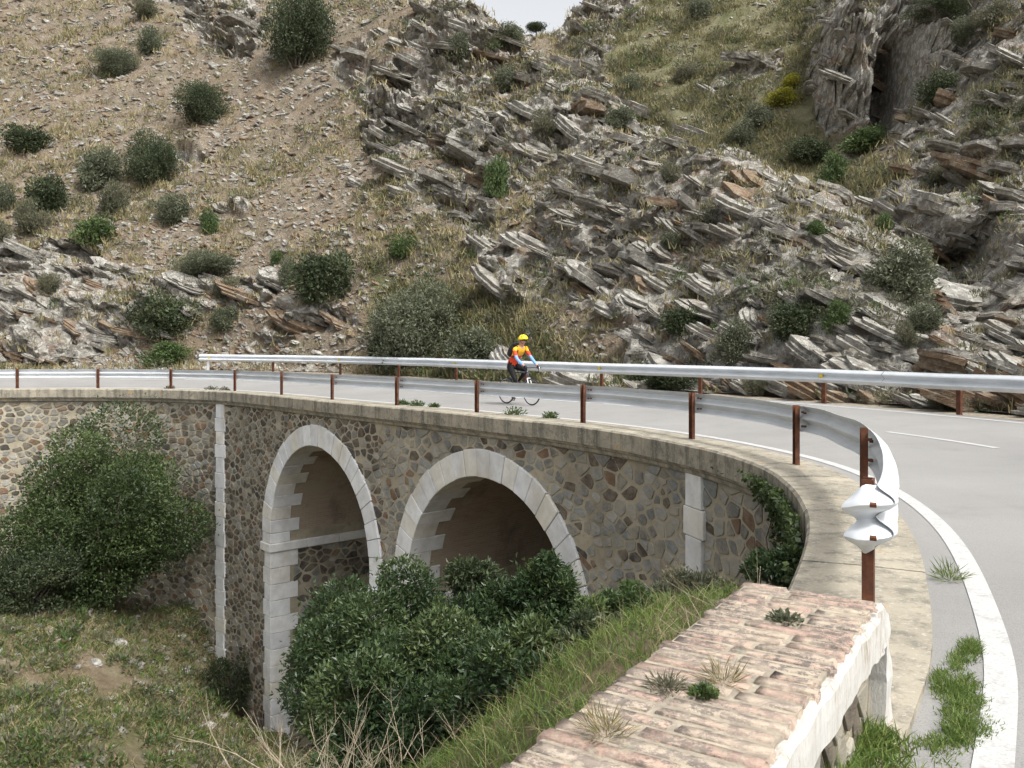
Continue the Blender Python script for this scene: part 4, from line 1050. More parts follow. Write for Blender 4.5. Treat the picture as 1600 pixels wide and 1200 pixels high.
M['lf_tree'] = m_leaf('leaf_oak', (0.018, 0.032, 0.012), (0.046, 0.072, 0.024), (0.115, 0.155, 0.05))
def unit(v): return v / np.maximum(np.linalg.norm(v, axis=1, keepdims=True), 1e-9)
def leaves(P, A, L, Wd, rg, fold=0.25):
    """one folded diamond leaf per row of P growing along A"""
    n = len(P); A = unit(A); B = unit(np.cross(A, rg.normal(size=(n, 3)))); C = np.cross(A, B)
    L = (np.zeros(n) + L)[:, None]; Wd = (np.zeros(n) + Wd)[:, None]
    V = np.empty((n, 4, 3)); V[:, 0] = P; V[:, 1] = P + A * L * 0.45 + B * Wd * 0.5 + C * Wd * fold; V[:, 2] = P + A * L; V[:, 3] = P + A * L * 0.45 - B * Wd * 0.5 + C * Wd * fold
    return V.reshape(-1, 3), np.arange(4 * n).reshape(n, 4)
def crown(seed, n, K, L, Wd, shape=(0.5, 0.5, 0.5), cz=0.5, rclump=(0.18, 0.34), up=0.25, low=0.05, lump=0.0, uprt=0.0):
    """leaves over many clumps spread through an ellipsoid; returns verts, faces, tint, clump centres"""
    rg = np.random.default_rng(seed)
    c = unit(rg.normal(size=(K, 3))); c = c * (rg.uniform(0.25, 1.0, (K, 1)) ** 0.6) * (1.0 + 0.30 * vnoise(c[:, 0] * 2.1, c[:, 1] * 2.1, c[:, 2] * 2.1, seed)[:, None]); c[:, 2] = np.where(c[:, 2] < -0.75, -0.6, c[:, 2])
    sh = np.array(shape); cr = rg.uniform(*rclump, K); ctr = c * sh * (1 - cr[:, None] * 0.75) + np.array([0, 0, cz])
    k = rg.choice(K, n, p=(cr ** 2) / (cr ** 2).sum()); dirn = unit(rg.normal(size=(n, 3)))
    rad = cr[k] * np.where(rg.random(n) < 0.88, rg.uniform(0.72, 1.05, n), rg.uniform(0.9, 1.5, n)) * 2 * sh.mean()
    P = ctr[k] + dirn * rad[:, None] * np.array([1, 1, 0.85])
    ok = P[:, 2] > low; P = P[ok]; dirn = dirn[ok]; k = k[ok]; n = len(P)
    A = dirn * 0.8 + rg.normal(size=(n, 3)) * 0.7 + np.array([0, 0, up + uprt])
    sz = rg.uniform(0.7, 1.25, n); V, Fa = leaves(P, A, L * sz, Wd * sz, rg)
    tint = np.clip(0.62 * rg.random(K)[k] + 0.38 * rg.random(n), 0, 1)
    return V, Fa, tint, ctr, cr
def crown_mesh(name, mat, *a, **k):
    V, Fa, tint, ctr, cr = crown(*a, **k); return npmesh(name, V, Fa, [mat], attrs={'tint': ('FACE', tint)}), ctr, cr
def stems_mesh(ctr, r0, seed, mat, nmax=16, base=(0, 0, 0), name='trunk'):
    r = random.Random(seed); mb = MB(); b = Vector(base)
    for c in list(ctr)[:nmax]:
        c = Vector(c); m1 = b.lerp(c, 0.4) + Vector((r.uniform(-.05, .05), r.uniform(-.05, .05), 0.04)) * (c - b).length
        st = b + Vector((r.uniform(-1, 1), r.uniform(-1, 1), 0)) * r0 * 1.5; st.z -= r0 * 2
        mb.tube([st, m1, b.lerp(c, 0.75), c], [r0, r0 * .65, r0 * .4, r0 * .15], 5)
    return mb.mesh(name, [mat], smooth=True)
# ---- shrubs of the slope: a few crown shapes shared between many shrubs
SHR = {}
FINE = {}
for kd, mt, arg in (('ever', 'lf_ever', dict(K=34, L=.075, Wd=.04)), ('olive', 'lf_olive', dict(K=30, L=.085, Wd=.032)), ('bright', 'lf_bright', dict(K=26, L=.085, Wd=.05)),
                    ('grey', 'lf_grey', dict(K=24, L=.11, Wd=.028, uprt=0.5)), ('gorse', 'lf_gorse', dict(K=22, L=.075, Wd=.035))):
    SHR[kd] = []
    for v in range(3):
        me, ctr, cr = crown_mesh('crown', M[mt], 300 + v * 7 + len(kd), 5200 if kd in ('ever', 'olive') else 3600, rclump=(0.14, 0.30), low=0.0, **arg)
        SHR[kd].append((me, stems_mesh(ctr, 0.022, v, M['bark'], 12)))
for kd, mt in (('ever', 'lf_ever'), ('olive', 'lf_olive')):
    me, ctr, cr = crown_mesh('crown', M[mt], 411, 15000, K=70, L=.036, Wd=.017, rclump=(0.09, 0.2), low=0.0); FINE[kd] = (me, stems_mesh(ctr, 0.018, 5, M['bark'], 16))
def shrub(name, p, w, h, kd, v, label, cat='shrub', group=None, rz=0.0):
    o = empty(name, tuple(p), rz); tag(o, label, cat, group)
    lib = FINE[kd] if (kd in FINE and w > 3.2) else SHR[kd][v]
    c = link('crown', lib[0], o); c.scale = (w, w * 0.9, h)
    s = link('trunk' if 'tree' in name else 'stems', lib[1], o); s.scale = (w, w, h)
    return o
HB = [  # photo column, photo row of the foot, width, height, kind, name, label
    (465, 105, 125, 145, 'ever', 'evergreen_tree', 'large dark rounded evergreen tree at the top of the bare slope'),
    (182, 120, 68, 48, 'olive', 'shrub', 'low spreading olive green shrub on the upper left scree, below a dark ledge'),
    (234, 86, 38, 42, 'olive', 'shrub', 'small upright shrub just below the dark ledge, upper left'),
    (228, 32, 44, 34, 'grey', 'shrub', 'grey green shrub growing against the dark ledge at top left'),
    (313, 194, 80, 78, 'ever', 'shrub', 'lone round dark shrub in the middle of the bare scree'),
    (40, 238, 72, 42, 'ever', 'shrub', 'low dark green shrub at the left edge, beside pale flat stones'),
    (232, 292, 92, 98, 'ever', 'shrub', 'tall bushy dark shrub, tallest of the cluster on the left slope'),
    (155, 298, 64, 68, 'olive', 'shrub', 'olive shrub touching the left side of the tall bushy shrub'),
    (72, 332, 62, 58, 'ever', 'shrub', 'round dark shrub near the left edge, below the pale flat stones'),
    (178, 336, 52, 46, 'grey', 'shrub', 'grey twiggy shrub under the tall bushy shrub'),
    (266, 350, 58, 48, 'olive', 'shrub', 'olive shrub left of the layered ledge on the scree'),
    (145, 386, 64, 48, 'bright', 'shrub', 'bright green low shrub above the tan rock band at left'),
    (47, 372, 48, 52, 'grey', 'shrub', 'greyish upright shrub at far left above the tan rocks'),
    (4, 330, 36, 44, 'olive', 'shrub', 'shrub cut by the left edge of the picture, middle of the slope'),
    (8, 384, 34, 40, 'grey', 'shrub', 'small grey shrub cut by the left edge just above the tan rocks'),
    (327, 366, 30, 36, 'bright', 'shrub', 'small vivid green plant beneath the layered ledge on the scree'),
    (320, 436, 115, 50, 'olive', 'shrub', 'wide low olive shrub above the brown ledges, left of centre'),
    (355, 470, 40, 40, 'grey', 'shrub', 'grey tuft of scrub under the wide low olive shrub'),
    (505, 474, 100, 84, 'ever', 'shrub', 'dark rounded shrub behind flat grey ledges, left of the big roadside bush'),
    (452, 446, 36, 40, 'olive', 'shrub', 'small shrub leaning on the left side of the dark rounded shrub'),
    (258, 530, 92, 72, 'ever', 'shrub', 'green shrub on the tan cut bank close to the road'),
    (85, 462, 38, 34, 'grey', 'shrub', 'small grey shrub on the tan cut bank at far left'),
    (352, 520, 50, 40, 'olive', 'shrub', 'low shrub on the bank above the far end of the guardrail'),
    (258, 572, 64, 38, 'bright', 'shrub', 'fresh green bush at the road edge, left of the guardrail end'),
    (632, 404, 42, 36, 'bright', 'shrub', 'small bright green shrub alone on the lower scree'),
    (660, 575, 180, 150, 'olive', 'roadside_bush', 'big grey green bush behind the guardrail, left of the cyclist'),
    (735, 582, 80, 74, 'olive', 'roadside_bush', 'smaller grey green bush directly behind the cyclist'),
    (610, 578, 70, 66, 'ever', 'roadside_bush', 'dark bush at the left foot of the big roadside bush'),
    (432, 415, 22, 24, 'bright', 'shrub', 'tiny green shrub on the scree above the dark rounded shrub'),
    (787, 146, 48, 40, 'olive', 'shrub', 'olive shrub high on the rock ridge, above a pale slanting slab'),
    (715, 98, 42, 48, 'olive', 'shrub', 'shrub tucked beside a dark ledge near the top of the ridge'),
    (775, 312, 40, 66, 'bright', 'shrub', 'green two tiered shrub rooted in the grey cliff, mid ridge'),
    (850, 222, 50, 40, 'grey', 'shrub', 'grey shrub between pale slabs on the middle of the ridge'),
    (968, 207, 48, 38, 'olive', 'shrub', 'shrub growing under the long dark overhanging ledge'),
    (800, 68, 50, 30, 'olive', 'shrub', 'scrub near the skyline, left of the little tree'),
    (770, 80, 40, 26, 'grey', 'shrub', 'pale scrub on the upper ridge below the skyline'),
    (1050, 285, 40, 34, 'grey', 'shrub', 'grey tuft in a crack of the ridge, right of centre'),
    (1100, 365, 46, 40, 'grey', 'shrub', 'grey shrub on the right half of the ridge'),
    (1046, 396, 40, 34, 'olive', 'shrub', 'small olive shrub below the middle of the ridge'),
    (1095, 32, 36, 34, 'olive', 'shrub', 'round shrub on the far green slope near the top edge'),
    (1222, 168, 56, 34, 'gorse', 'gorse', 'yellow flowering gorse on the far green slope'),
    (1240, 140, 36, 22, 'gorse', 'gorse', 'smaller yellow gorse patch just above the other gorse'),
    (1188, 205, 48, 38, 'olive', 'shrub', 'bluish green shrub left below the yellow gorse'),
    (1160, 230, 44, 36, 'olive', 'shrub', 'shrub on the far slope just above the ridge line'),
    (1072, 130, 40, 30, 'grey', 'shrub', 'dull scrub in the middle of the far green slope'),
    (985, 148, 40, 28, 'olive', 'shrub', 'shrub on the far slope behind the overhanging ledge'),
    (1265, 262, 60, 44, 'ever', 'shrub', 'dark scrub in the gully left of the cave'),
    (1300, 300, 44, 58, 'bright', 'shrub', 'deep green shrub where the gully meets the ridge'),
    (1350, 240, 70, 40, 'bright', 'shrub', 'green undergrowth at the foot of the dark cave'),
    (1480, 162, 66, 48, 'ever', 'shrub', 'dense green shrub right of the dark cave'),
    (1462, 38, 100, 52, 'ever', 'shrub', 'broad dark shrub at the top right corner of the cliffs'),
    (1492, 66, 40, 38, 'olive', 'shrub', 'small shrub under the broad dark one at top right'),
    (1555, 52, 60, 44, 'grey', 'shrub', 'grey scrub by the boulder near the top right corner'),
    (1475, 290, 44, 30, 'grey', 'shrub', 'grey tuft on the right hand cliffs below the cave'),
    (1415, 470, 105, 84, 'olive', 'wild_olive', 'silvery wild olive bush in front of the dark overhang at right'),
    (1438, 520, 60, 44, 'olive', 'wild_olive', 'small silvery scrub just under the wild olive bush'),
    (1245, 534, 92, 66, 'ever', 'shrub', 'dark spreading shrub above the guardrail, right of centre'),
    (1308, 520, 42, 48, 'bright', 'shrub', 'upright green shrub right of the dark spreading shrub'),
    (1070, 524, 64, 44, 'ever', 'shrub', 'dark shrub beneath a jutting pale slab above the guardrail'),
    (1150, 562, 60, 54, 'olive', 'shrub', 'grey green shrub close above the guardrail, right of centre'),
    (1420, 556, 40, 42, 'grey', 'shrub', 'grey blue shrub above the guardrail at right'),
    (1275, 375, 34, 28, 'bright', 'shrub', 'small green shrub high on the right end of the ridge'),
    (1380, 362, 26, 28, 'bright', 'shrub', 'tiny bright shrub among the dark right hand ledges'),
    (1050, 612, 90, 34, 'ever', 'shrub', 'low dark bush seen between the two guardrails'),
    (1185, 624, 46, 34, 'grey', 'shrub', 'grey twiggy plant seen between the two guardrails'),
    (1480, 640, 60, 30, 'grey', 'shrub', 'dry plant at the road edge under the guardrail at right'),
    (1000, 600, 44, 30, 'bright', 'shrub', 'fresh green weed behind the guardrail, right of the cyclist')]
rsh = random.Random(8)
for (px, py, w, h, kd, nm, lab) in HB:
    p, r, c = hill_hit(px, py); sc = p[1] / F
    shrub(nm, (p[0], p[1] + 0.1, p[2] - 0.12 * h * sc), w * sc * 0.92, h * sc * 1.08, kd, rsh.randrange(3), lab, 'tree' if 'tree' in nm else ('gorse' if nm == 'gorse' else 'shrub'), 'shrubs on the hillside', rsh.uniform(0, 6.28))
# the little tree on the skyline
kk = int(np.argmin(np.abs(az_px - 838))); rr_ = int(np.argmin(np.where(Hy[:, kk] < 120, GPY[:, kk], 1e9))); p = np.array([Hx[rr_, kk], Hy[rr_, kk], Hz[rr_, kk]])
sk = empty('pine_tree', tuple(p)); tag(sk, 'little flat topped tree alone on the skyline', 'tree'); sc = p[1] / F
c = link('crown', SHR['ever'][0][0], sk); c.scale = (27 * sc, 27 * sc, 15 * sc); c.location = (0, 0, 6 * sc)
mb = MB(); mb.tube([(0, 0, -0.5), (0.05, 0, 5 * sc), (-.1, 0, 12 * sc)], [1.6 * sc, 1.1 * sc, .5 * sc], 6); link('trunk', mb.mesh('trunk', [M['bark']]), sk)

# ---- low scrub and dry grass that cover the slope
def tufts(P, nb, h, w, rg, spread=0.12, lean=0.45, two=False):
    n = len(P); Q = np.repeat(P, nb, 0); m = len(Q); hh = np.repeat(np.zeros(n) + h, nb) * rg.uniform(.55, 1.15, m); ww = np.repeat(np.zeros(n) + w, nb)
    off = rg.normal(size=(m, 3)) * np.array([1, 1, 0]) * (np.repeat(np.zeros(n) + spread, nb))[:, None]
    D = rg.normal(size=(m, 3)) * lean; D[:, 2] = 1; D = unit(D); B = unit(np.cross(D, rg.normal(size=(m, 3))))
    base = Q + off; w2 = ww[:, None] / 2
    if not two:
        V = np.empty((m, 4, 3)); tip = base + D * hh[:, None]; V[:, 0] = base - B * w2; V[:, 1] = base + B * w2; V[:, 2] = tip + B * w2 * .3; V[:, 3] = tip - B * w2 * .3
        return V.reshape(-1, 3), np.arange(4 * m).reshape(m, 4)
    D2 = D * np.array([1.7, 1.7, 1]) + rg.normal(size=(m, 3)) * .12; D2 = unit(D2 - np.array([0, 0, .25]))
    mid = base + D * hh[:, None] * .55; tip = mid + D2 * hh[:, None] * .5
    V = np.empty((m, 6, 3)); V[:, 0] = base - B * w2; V[:, 1] = base + B * w2; V[:, 2] = mid + B * w2 * .8; V[:, 3] = mid - B * w2 * .8; V[:, 4] = tip + B * w2 * .15; V[:, 5] = tip - B * w2 * .15
    i = (np.arange(m) * 6)[:, None]; Fa = np.stack([i + np.array([0, 1, 2, 3]), i + np.array([3, 2, 4, 5])], 1).reshape(-1, 4)
    return V.reshape(-1, 3), Fa
rg = np.random.default_rng(77)
pool = np.argwhere(vis & (Y < 110)); dep = Hy[pool[:, 0], pool[:, 1]]
def pick(n, wf):
    w = wf(pool[:, 0], pool[:, 1]); w = np.maximum(w, 1e-6); k = rg.choice(len(pool), n, p=w / w.sum()); r, c = pool[k, 0], pool[k, 1]
    return np.stack([Hx[r, c], Hy[r, c], Hz[r, c]], 1), r, c
veg = fbm(Hx * .3, Hy * .3, Hz * .3, seed=91, oct=4)
P, r, c = pick(11500, lambda r, c: np.clip(0.35 + 0.6 * veg[r, c], .03, 2) * (0.5 + 1.2 * green[r, c]) * np.where(GPX[r, c] > 560, 1.2, 0.8) * np.where(Hy[r, c] < 26, .25, 1.0) * np.where(rock[r, c] > .5, .42, 1.0))
V, Fa = tufts(P, 9, 0.20 + 0.0045 * P[:, 1], 0.018 + 0.0010 * P[:, 1], rg, 0.07 + 0.003 * P[:, 1])
tint = np.repeat(np.clip(0.55 - 0.35 * green[r, c] + 0.45 * rg.normal(size=len(P)) * .6, 0, 1), 9)
o = link('dry_grass', npmesh('dry_grass', V, Fa, [M['drygrass']], attrs={'tint': ('FACE', tint)})); tag(o, 'tufts of dry grass scattered over the rocky hillside', 'grass', kind='stuff')
def cushions(n, wf, mat, name, lab, size, nl=46):
    P, r, c = pick(n, wf); m = n * nl; d = unit(rg.normal(size=(m, 3))); d[:, 2] = np.abs(d[:, 2]); k = np.repeat(np.arange(n), nl)
    sz = (size * rg.uniform(.55, 1.5, n) * (0.55 + P[:, 1] / 75))[k]
    Q = P[k] + d * sz[:, None] * np.array([1, 1, .85]) * rg.uniform(.45, 1.0, (m, 1)) - np.array([0, 0, 1]) * (0.1 * sz)[:, None]
    V, Fa = leaves(Q, d + rg.normal(size=(m, 3)) * .6 + np.array([0, 0, .4]), sz * .42, sz * .13, rg)
    tint = np.clip(.5 * rg.random(n)[k] + .5 * rg.random(m), 0, 1)
    o = link(name, npmesh(name, V, Fa, [mat], attrs={'tint': ('FACE', tint)})); tag(o, lab, 'scrub', kind='stuff')
cushions(2600, lambda r, c: np.clip(0.25 + veg[r, c], .02, 2) * (0.35 + 1.5 * green[r, c]) * np.where(GPX[r, c] > 520, 1.3, .5), M['lf_grey'], 'low_scrub', 'grey green cushions of low scrub dotted over the hillside', 0.36)
cushions(760, lambda r, c: np.clip(0.1 + veg[r, c], .01, 2) * (0.3 + 1.6 * green[r, c]) * np.where(GPX[r, c] > 520, 1.3, .4), M['lf_bright'], 'green_scrub', 'fresh green cushions of herbs dotted over the hillside', 0.30)

# ------------------------------------------------------------------ valley trees and bushes
def big_bush(name, p, w, dpt, h, n, L, Wd, mat, seed, label, K=70, cat='bush', group=None, rcl=(0.07, 0.2), low=None, trunk=0.05):
    V, Fa, tint, ctr, cr = crown(seed, n, K, L, Wd, shape=(w / 2, dpt / 2, h / 2), cz=h / 2, rclump=rcl, low=-0.2 if low is None else low)
    o = empty(name, tuple(p)); tag(o, label, cat, group)
    link('crown', npmesh('crown', V, Fa, [mat], attrs={'tint': ('FACE', tint)}), o)
    link('trunk', stems_mesh(ctr, trunk, seed, M['bark'], 22), o); return o
p = val_hit(165, 950)
big_bush('evergreen_tree', (p[0] - 0.2, p[1] + 0.3, p[2] - 0.4), 6.3, 4.6, 6.9, 62000, 0.115, 0.062, M['lf_tree'], 21, 'bushy dark green tree standing against the viaduct wall at left', 58, 'tree', rcl=(.09, .23), trunk=0.11)
p = val_hit(40, 960); big_bush('bush', (p[0], p[1], p[2] - 0.3), 3.4, 2.6, 2.2, 12000, 0.10, 0.05, M['lf_ever'], 22, 'low dark bush at the left foot of the bushy tree', 30)
p = val_hit(300, 945); big_bush('bush', (p[0], p[1] - 0.2, p[2] - 0.3), 2.2, 1.8, 1.5, 6000, 0.09, 0.045, M['lf_bright'], 23, 'low green bush between the bushy tree and the white pilaster', 20)
p = val_hit(385, 1090); big_bush('bush', (p[0], p[1] - 0.8, p[2] - 0.4), 2.0, 1.6, 2.2, 6000, 0.085, 0.045, M['lf_ever'], 24, 'dark bush at the foot of the left arch pier', 22)
def near_bush(px, py, d, wpx, hpx, n, seed, label, mat='lf_mastic', L=0.062, Wd=0.026, K=60, dp=0.8, name='mastic_bush', rcl=(0.06, 0.19)):
    """bush whose crown is seen around (px, py) at distance d"""
    w = wpx / F * d; h = hpx / F * d; top = at(px, py - hpx / 2, d)
    return big_bush(name, (top[0], d, top[2] - h), w, w * dp, h, n, L, Wd, M[mat], seed, label, K, 'bush', None, rcl, trunk=0.03)
near_bush(575, 1040, 9.2, 270, 300, 42000, 31, 'dense dark green mastic bush in front of the left arch')
near_bush(790, 1030, 8.4, 290, 300, 44000, 32, 'dense dark green mastic bush in front of the right arch')
near_bush(690, 1100, 7.4, 420, 260, 40000, 33, 'lower dark green mastic bush in front of both arch bushes')
near_bush(742, 905, 8.6, 90, 110, 3600, 36, 'upright leafy shoots topping the bush before the right arch', 'lf_ever', K=14, name='leafy_shoots', rcl=(.12, .22))
near_bush(850, 930, 8.3, 120, 130, 6000, 37, 'leafy upper bough reaching across the right edge of the right arch', K=18, name='leafy_bough')
near_bush(850, 1090, 6.0, 240, 190, 20000, 41, 'dark green mastic bush close against the parapet, right of the others')
near_bush(960, 1010, 6.2, 190, 110, 12000, 42, 'small mixed green bush close against the middle of the parapet', 'lf_ever', .045, .02, 28)
near_bush(985, 960, 7.0, 160, 80, 9000, 34, 'low green scrub beside the parapet below the right arch', 'lf_bright', 0.05, 0.02, 26, name='scrub_bush')
near_bush(1090, 930, 7.6, 150, 70, 8000, 35, 'low grey green scrub at the foot of the right pilaster', 'lf_grey', 0.055, 0.016, 24, name='scrub_bush')
near_bush(1235, 890, 6.6, 150, 60, 7000, 38, 'dark scrub under the curve of the coping at right', 'lf_mastic', 0.045, 0.022, 22, name='scrub_bush')

# ---- ivy on the wall under the coping
n = 5200; ss_ = rg.normal(18.9, 0.95, n); zz_ = -0.10 - np.abs(rg.normal(0, 0.55, n)) * np.clip(1.2 - np.abs(ss_ - 18.7) * .35, .25, 1.2)
ok = (vnoise(ss_ * 2.2, zz_ * 2.2, seed=3) > -0.15) | (rg.random(n) < .12); ss_, zz_ = ss_[ok], zz_[ok]; n = len(ss_)
tt_ = np.where(zz_ > -0.36, -0.50, -0.36) - rg.random(n) * 0.10; P = cpos(ss_, tt_, zz_).T
A = np.stack([-np.interp(ss_, SS, NX), -np.interp(ss_, SS, NY), np.full(n, -0.5)], 1) * .5 + rg.normal(size=(n, 3)) * .6
V, Fa = leaves(P, A, 0.055 * rg.uniform(.6, 1.3, n), 0.05 * rg.uniform(.6, 1.3, n), rg, .1)
o = empty('ivy', cw(18.9, -0.4, -1.2)); tag(o, 'ivy trailing over the coping and down the wall at right', 'ivy')
link('leaves', npmesh('leaves', V, Fa, [M['lf_tree']], attrs={'tint': ('FACE', rg.random(n) * .8)}), o, True)
mb = MB(); r_ = random.Random(4)
for k in range(14):
    s0_ = r_.gauss(18.9, .8); pts = [cw(s0_ + .1 * j * r_.uniform(-1, 1), -0.36 - 0.01 * r_.random(), -1.5 + 0.3 * j) for j in range(5)]; mb.tube(pts, 0.008, 4)
link('stems', mb.mesh('stems', [M['bark']]), o, True)

# ---- grass
def blades_on(n, fpos, h, w, name, label, mat='grass', tintf=None, spread=0.02, nb=3, lean=.5):
    P, hs = fpos(n); V, Fa = tufts(P, nb, h * hs, w, rg, spread, lean, True)
    t = np.clip(rg.random(len(P)) * .8 + 0.1, 0, 1) if tintf is None else tintf(P)
    o = link(name, npmesh(name, V, Fa, [M[mat]], attrs={'tint': ('FACE', np.repeat(t, nb * 2))})); tag(o, label, 'grass', kind='stuff')
def verge_pos(n):
    s = rg.uniform(9.5, 14.6, n); t = rg.uniform(0.12, 0.58, n)
    cen = np.interp(s, [9, 12.2, 12.8, 14.0, 14.6], [0.34, 0.34, 0.42, 0.43, 0.47]); hw = np.interp(s, [9, 12.0, 12.7, 13.3, 14.2, 14.6], [0.26, 0.24, 0.13, 0.13, 0.09, 0.03])
    d = 0.55 * fbm(s * 3.5, t * 9, seed=15, oct=4) + 0.30 - 0.25 * rg.random(n) - np.abs(t - cen) / hw * 0.5
    ok = d > -0.12; s, t, d = s[ok], t[ok], d[ok]; z = np.where(t < 0.285, 0.0, -0.035)
    return cpos(s, t, z).T, np.clip(0.5 + d, .35, 1.3)
blades_on(20000, verge_pos, 0.075, 0.004, 'verge_grass', 'strip of fresh green grass between the concrete verge and the white edge line', spread=.012)
def foot_pos(n):
    a = rg.uniform(-2.2, 1.75, n); b = PW - 0.06 + np.abs(rg.normal(0, .10, n)); p = np.array([tuple(pp(x, y, 0.0)) for x, y in zip(a, b)]); return p, np.clip(1.2 - (b - PW) * 2, .4, 1.3) * np.where(a > 1.2, .45, 1)
blades_on(4200, foot_pos, 0.13, 0.006, 'parapet_foot_grass', 'grass growing along the road side foot of the parapet', spread=.015)
def bank_pos(n):
    x = rg.uniform(-4.5, 1.6, n); y = rg.uniform(1.6, 8.0, n); rel = (np.stack([x, y], 1) - np.array([PL0.x, PL0.y])); b = rel @ np.array([PN.x, PN.y]); ok = (b < -0.05) & (b > -3.2)
    x, y = x[ok], y[ok]; z = np.array([val_z(u, v) for u, v in zip(x, y)]); return np.stack([x, y, z], 1), rg.uniform(.5, 1.3, len(x))
blades_on(26000, bank_pos, 0.12, 0.005, 'bank_grass', 'long mixed green and dry grass on the bank beside the parapet', spread=.03, lean=.6)
blades_on(4200, bank_pos, 0.24, 0.0035, 'bank_dry_grass', 'straw coloured grass stalks on the bank beside the parapet', 'drygrass', spread=.03, lean=.8)
def gully_pos(n):
    n = int(n * 2.1)
    px = rg.uniform(-260, 620, n); py = rg.uniform(900, 1210, n); P = np.array([val_hit(a, b) for a, b in zip(px, py)])
    P[:, 0] += rg.normal(0, .12, n); P[:, 1] += rg.normal(0, .12, n); P[:, 2] = np.array([val_z(u, v) for u, v in zip(P[:, 0], P[:, 1])])
    k = (fbm(P[:, 0] * .6, P[:, 1] * .6, seed=8, oct=4) > -0.1 - 0.5 * rg.random(n)) & (P[:, 1] > 13); return P[k], rg.uniform(.5, 1.3, k.sum())
blades_on(3600, gully_pos, 0.24, 0.022, 'gully_grass', 'patchy green grass and herbs on the gully floor', spread=.12, nb=6, lean=.7, tintf=lambda P: np.clip(.35 + .5 * rg.normal(size=len(P)) * .5, 0, 1))
blades_on(4000, gully_pos, 0.24, 0.02, 'gully_dry_grass', 'patchy straw coloured grass on the gully floor', 'drygrass', spread=.14, nb=6, lean=.7)
# low herbs on the gully floor
def herb_cushions(n, mat, name, lab, size, fpos, nl=40):
    P, _ = fpos(n); n = len(P); m = n * nl; d = unit(rg.normal(size=(m, 3))); d[:, 2] = np.abs(d[:, 2]); k = np.repeat(np.arange(n), nl); sz = (size * rg.uniform(.5, 1.6, n))[k]
    Q = P[k] + d * sz[:, None] * np.array([1, 1, .7]) * rg.uniform(.4, 1.0, (m, 1)); V, Fa = leaves(Q, d + rg.normal(size=(m, 3)) * .6 + np.array([0, 0, .4]), sz * .35, sz * .15, rg)
    o = link(name, npmesh(name, V, Fa, [M[mat]], attrs={'tint': ('FACE', np.clip(.5 * rg.random(n)[k] + .5 * rg.random(m), 0, 1))})); tag(o, lab, 'scrub', kind='stuff')
herb_cushions(150, 'lf_bright', 'gully_herbs', 'fresh green herbs over the gully floor', 0.30, gully_pos)
herb_cushions(260, 'lf_grey', 'gully_scrub', 'grey low scrub over the gully floor', 0.32, gully_pos)
herb_cushions(150, 'lf_bright', 'bank_herbs', 'fresh herbs on the bank beside the parapet', 0.13, bank_pos)
# stones lying in the gully
for k, (px, py, w) in enumerate([(184, 1014, 34), (150, 1040, 24), (203, 1035, 22), (288, 1052, 26), (330, 1032, 20), (318, 1030, 12), (236, 1085, 20), (222, 1070, 12), (100, 1035, 14), (120, 1052, 16), (88, 1075, 10), (325, 1140, 26), (345, 1128, 20), (30, 1085, 14), (190, 1150, 18)]):
    p = val_hit(px, py); sz = w / F * p[1] / 2; R = basis((rsh.gauss(0, .25), -0.45, .85), (1, rsh.gauss(0, .4), -.1))
    o = link('stone', slabs[1][k % 7], val); o.matrix_local = mat4((p[0], p[1], p[2] + sz * .12), R, (sz * 1.15, sz * .8, sz * .45))
its = []; Pg, _ = gully_pos(900)
for q in Pg:
    sz = rg.uniform(.04, .11) * (1 + rg.random() ** 5); R = basis((rg.normal(0, .3), -.3, .8), (1, rg.normal(0, .5), 0))
    its.append((0, q + np.array([0, 0, .02]), R, Vector((sz * 1.4, sz, sz * .5)), int(rg.integers(3)), int(rg.integers(7))))
o = link('gully_stones', join_items('gully_stones', its, pebs, RM), val); o['kind'] = 'stuff'
# bare stalks
def twigs(name, base, n, h, seed, label, sx=0.25, r0=0.006, lean=(0, 0)):
    r = random.Random(seed); mb = MB()
    for k in range(n):
        b = Vector(base) + Vector((r.gauss(0, sx), r.gauss(0, sx), -0.05)); d = Vector((r.gauss(lean[0], .35), r.gauss(lean[1], .35), 1)).normalized(); L = h * r.uniform(.5, 1.1); pts = [b]
        for j in range(4): d = (d + Vector((r.gauss(0, .14), r.gauss(0, .14), -.03))).normalized(); pts.append(pts[-1] + d * L / 4)
        mb.tube(pts, [r0, r0 * .8, r0 * .6, r0 * .45, r0 * .25], 4)
        for j in range(3):
            q = pts[r.randint(1, 3)]; e = (d + Vector((r.gauss(0, .7), r.gauss(0, .7), .2))).normalized(); mb.tube([q, q + e * L * .2, q + e * L * .38 + Vector((0, 0, .02))], [r0 * .5, r0 * .35, r0 * .15], 3)
    o = link(name, mb.mesh(name, [M['twig']])); tag(o, label, 'twigs'); return o
p = at(430, 1180, 6.5); twigs('dry_stalks', (p[0], p[1], p[2] - .25), 5, 1.0, 1, 'long bare arching stalks at the bottom left of the dark mastic bushes', .10, .007, (-.45, 0))
p = at(590, 1190, 5.6); twigs('dry_twigs', (p[0], p[1], p[2] - .1), 34, 0.55, 2, 'tangle of pale dry twigs in front of the mastic bushes', .22, .0035)
p = at(500, 1215, 6.0); twigs('dry_twigs', (p[0], p[1], p[2] - .1), 26, 0.55, 5, 'pale dry twigs left of the main tangle at the bottom edge', .25, .0035)
p = at(1185, 915, 4.6); twigs('dry_stalks', (p[0] - .1, p[1], p[2] - .5), 4, 0.75, 3, 'thin dry stalks standing behind the far end of the parapet', .14, .004, (-.3, 0))
p = at(1010, 985, 5.2); twigs('dry_stalks', (p[0], p[1], p[2] - .3), 9, 0.5, 4, 'dry grass stalks beside the middle of the parapet', .22, .0035)
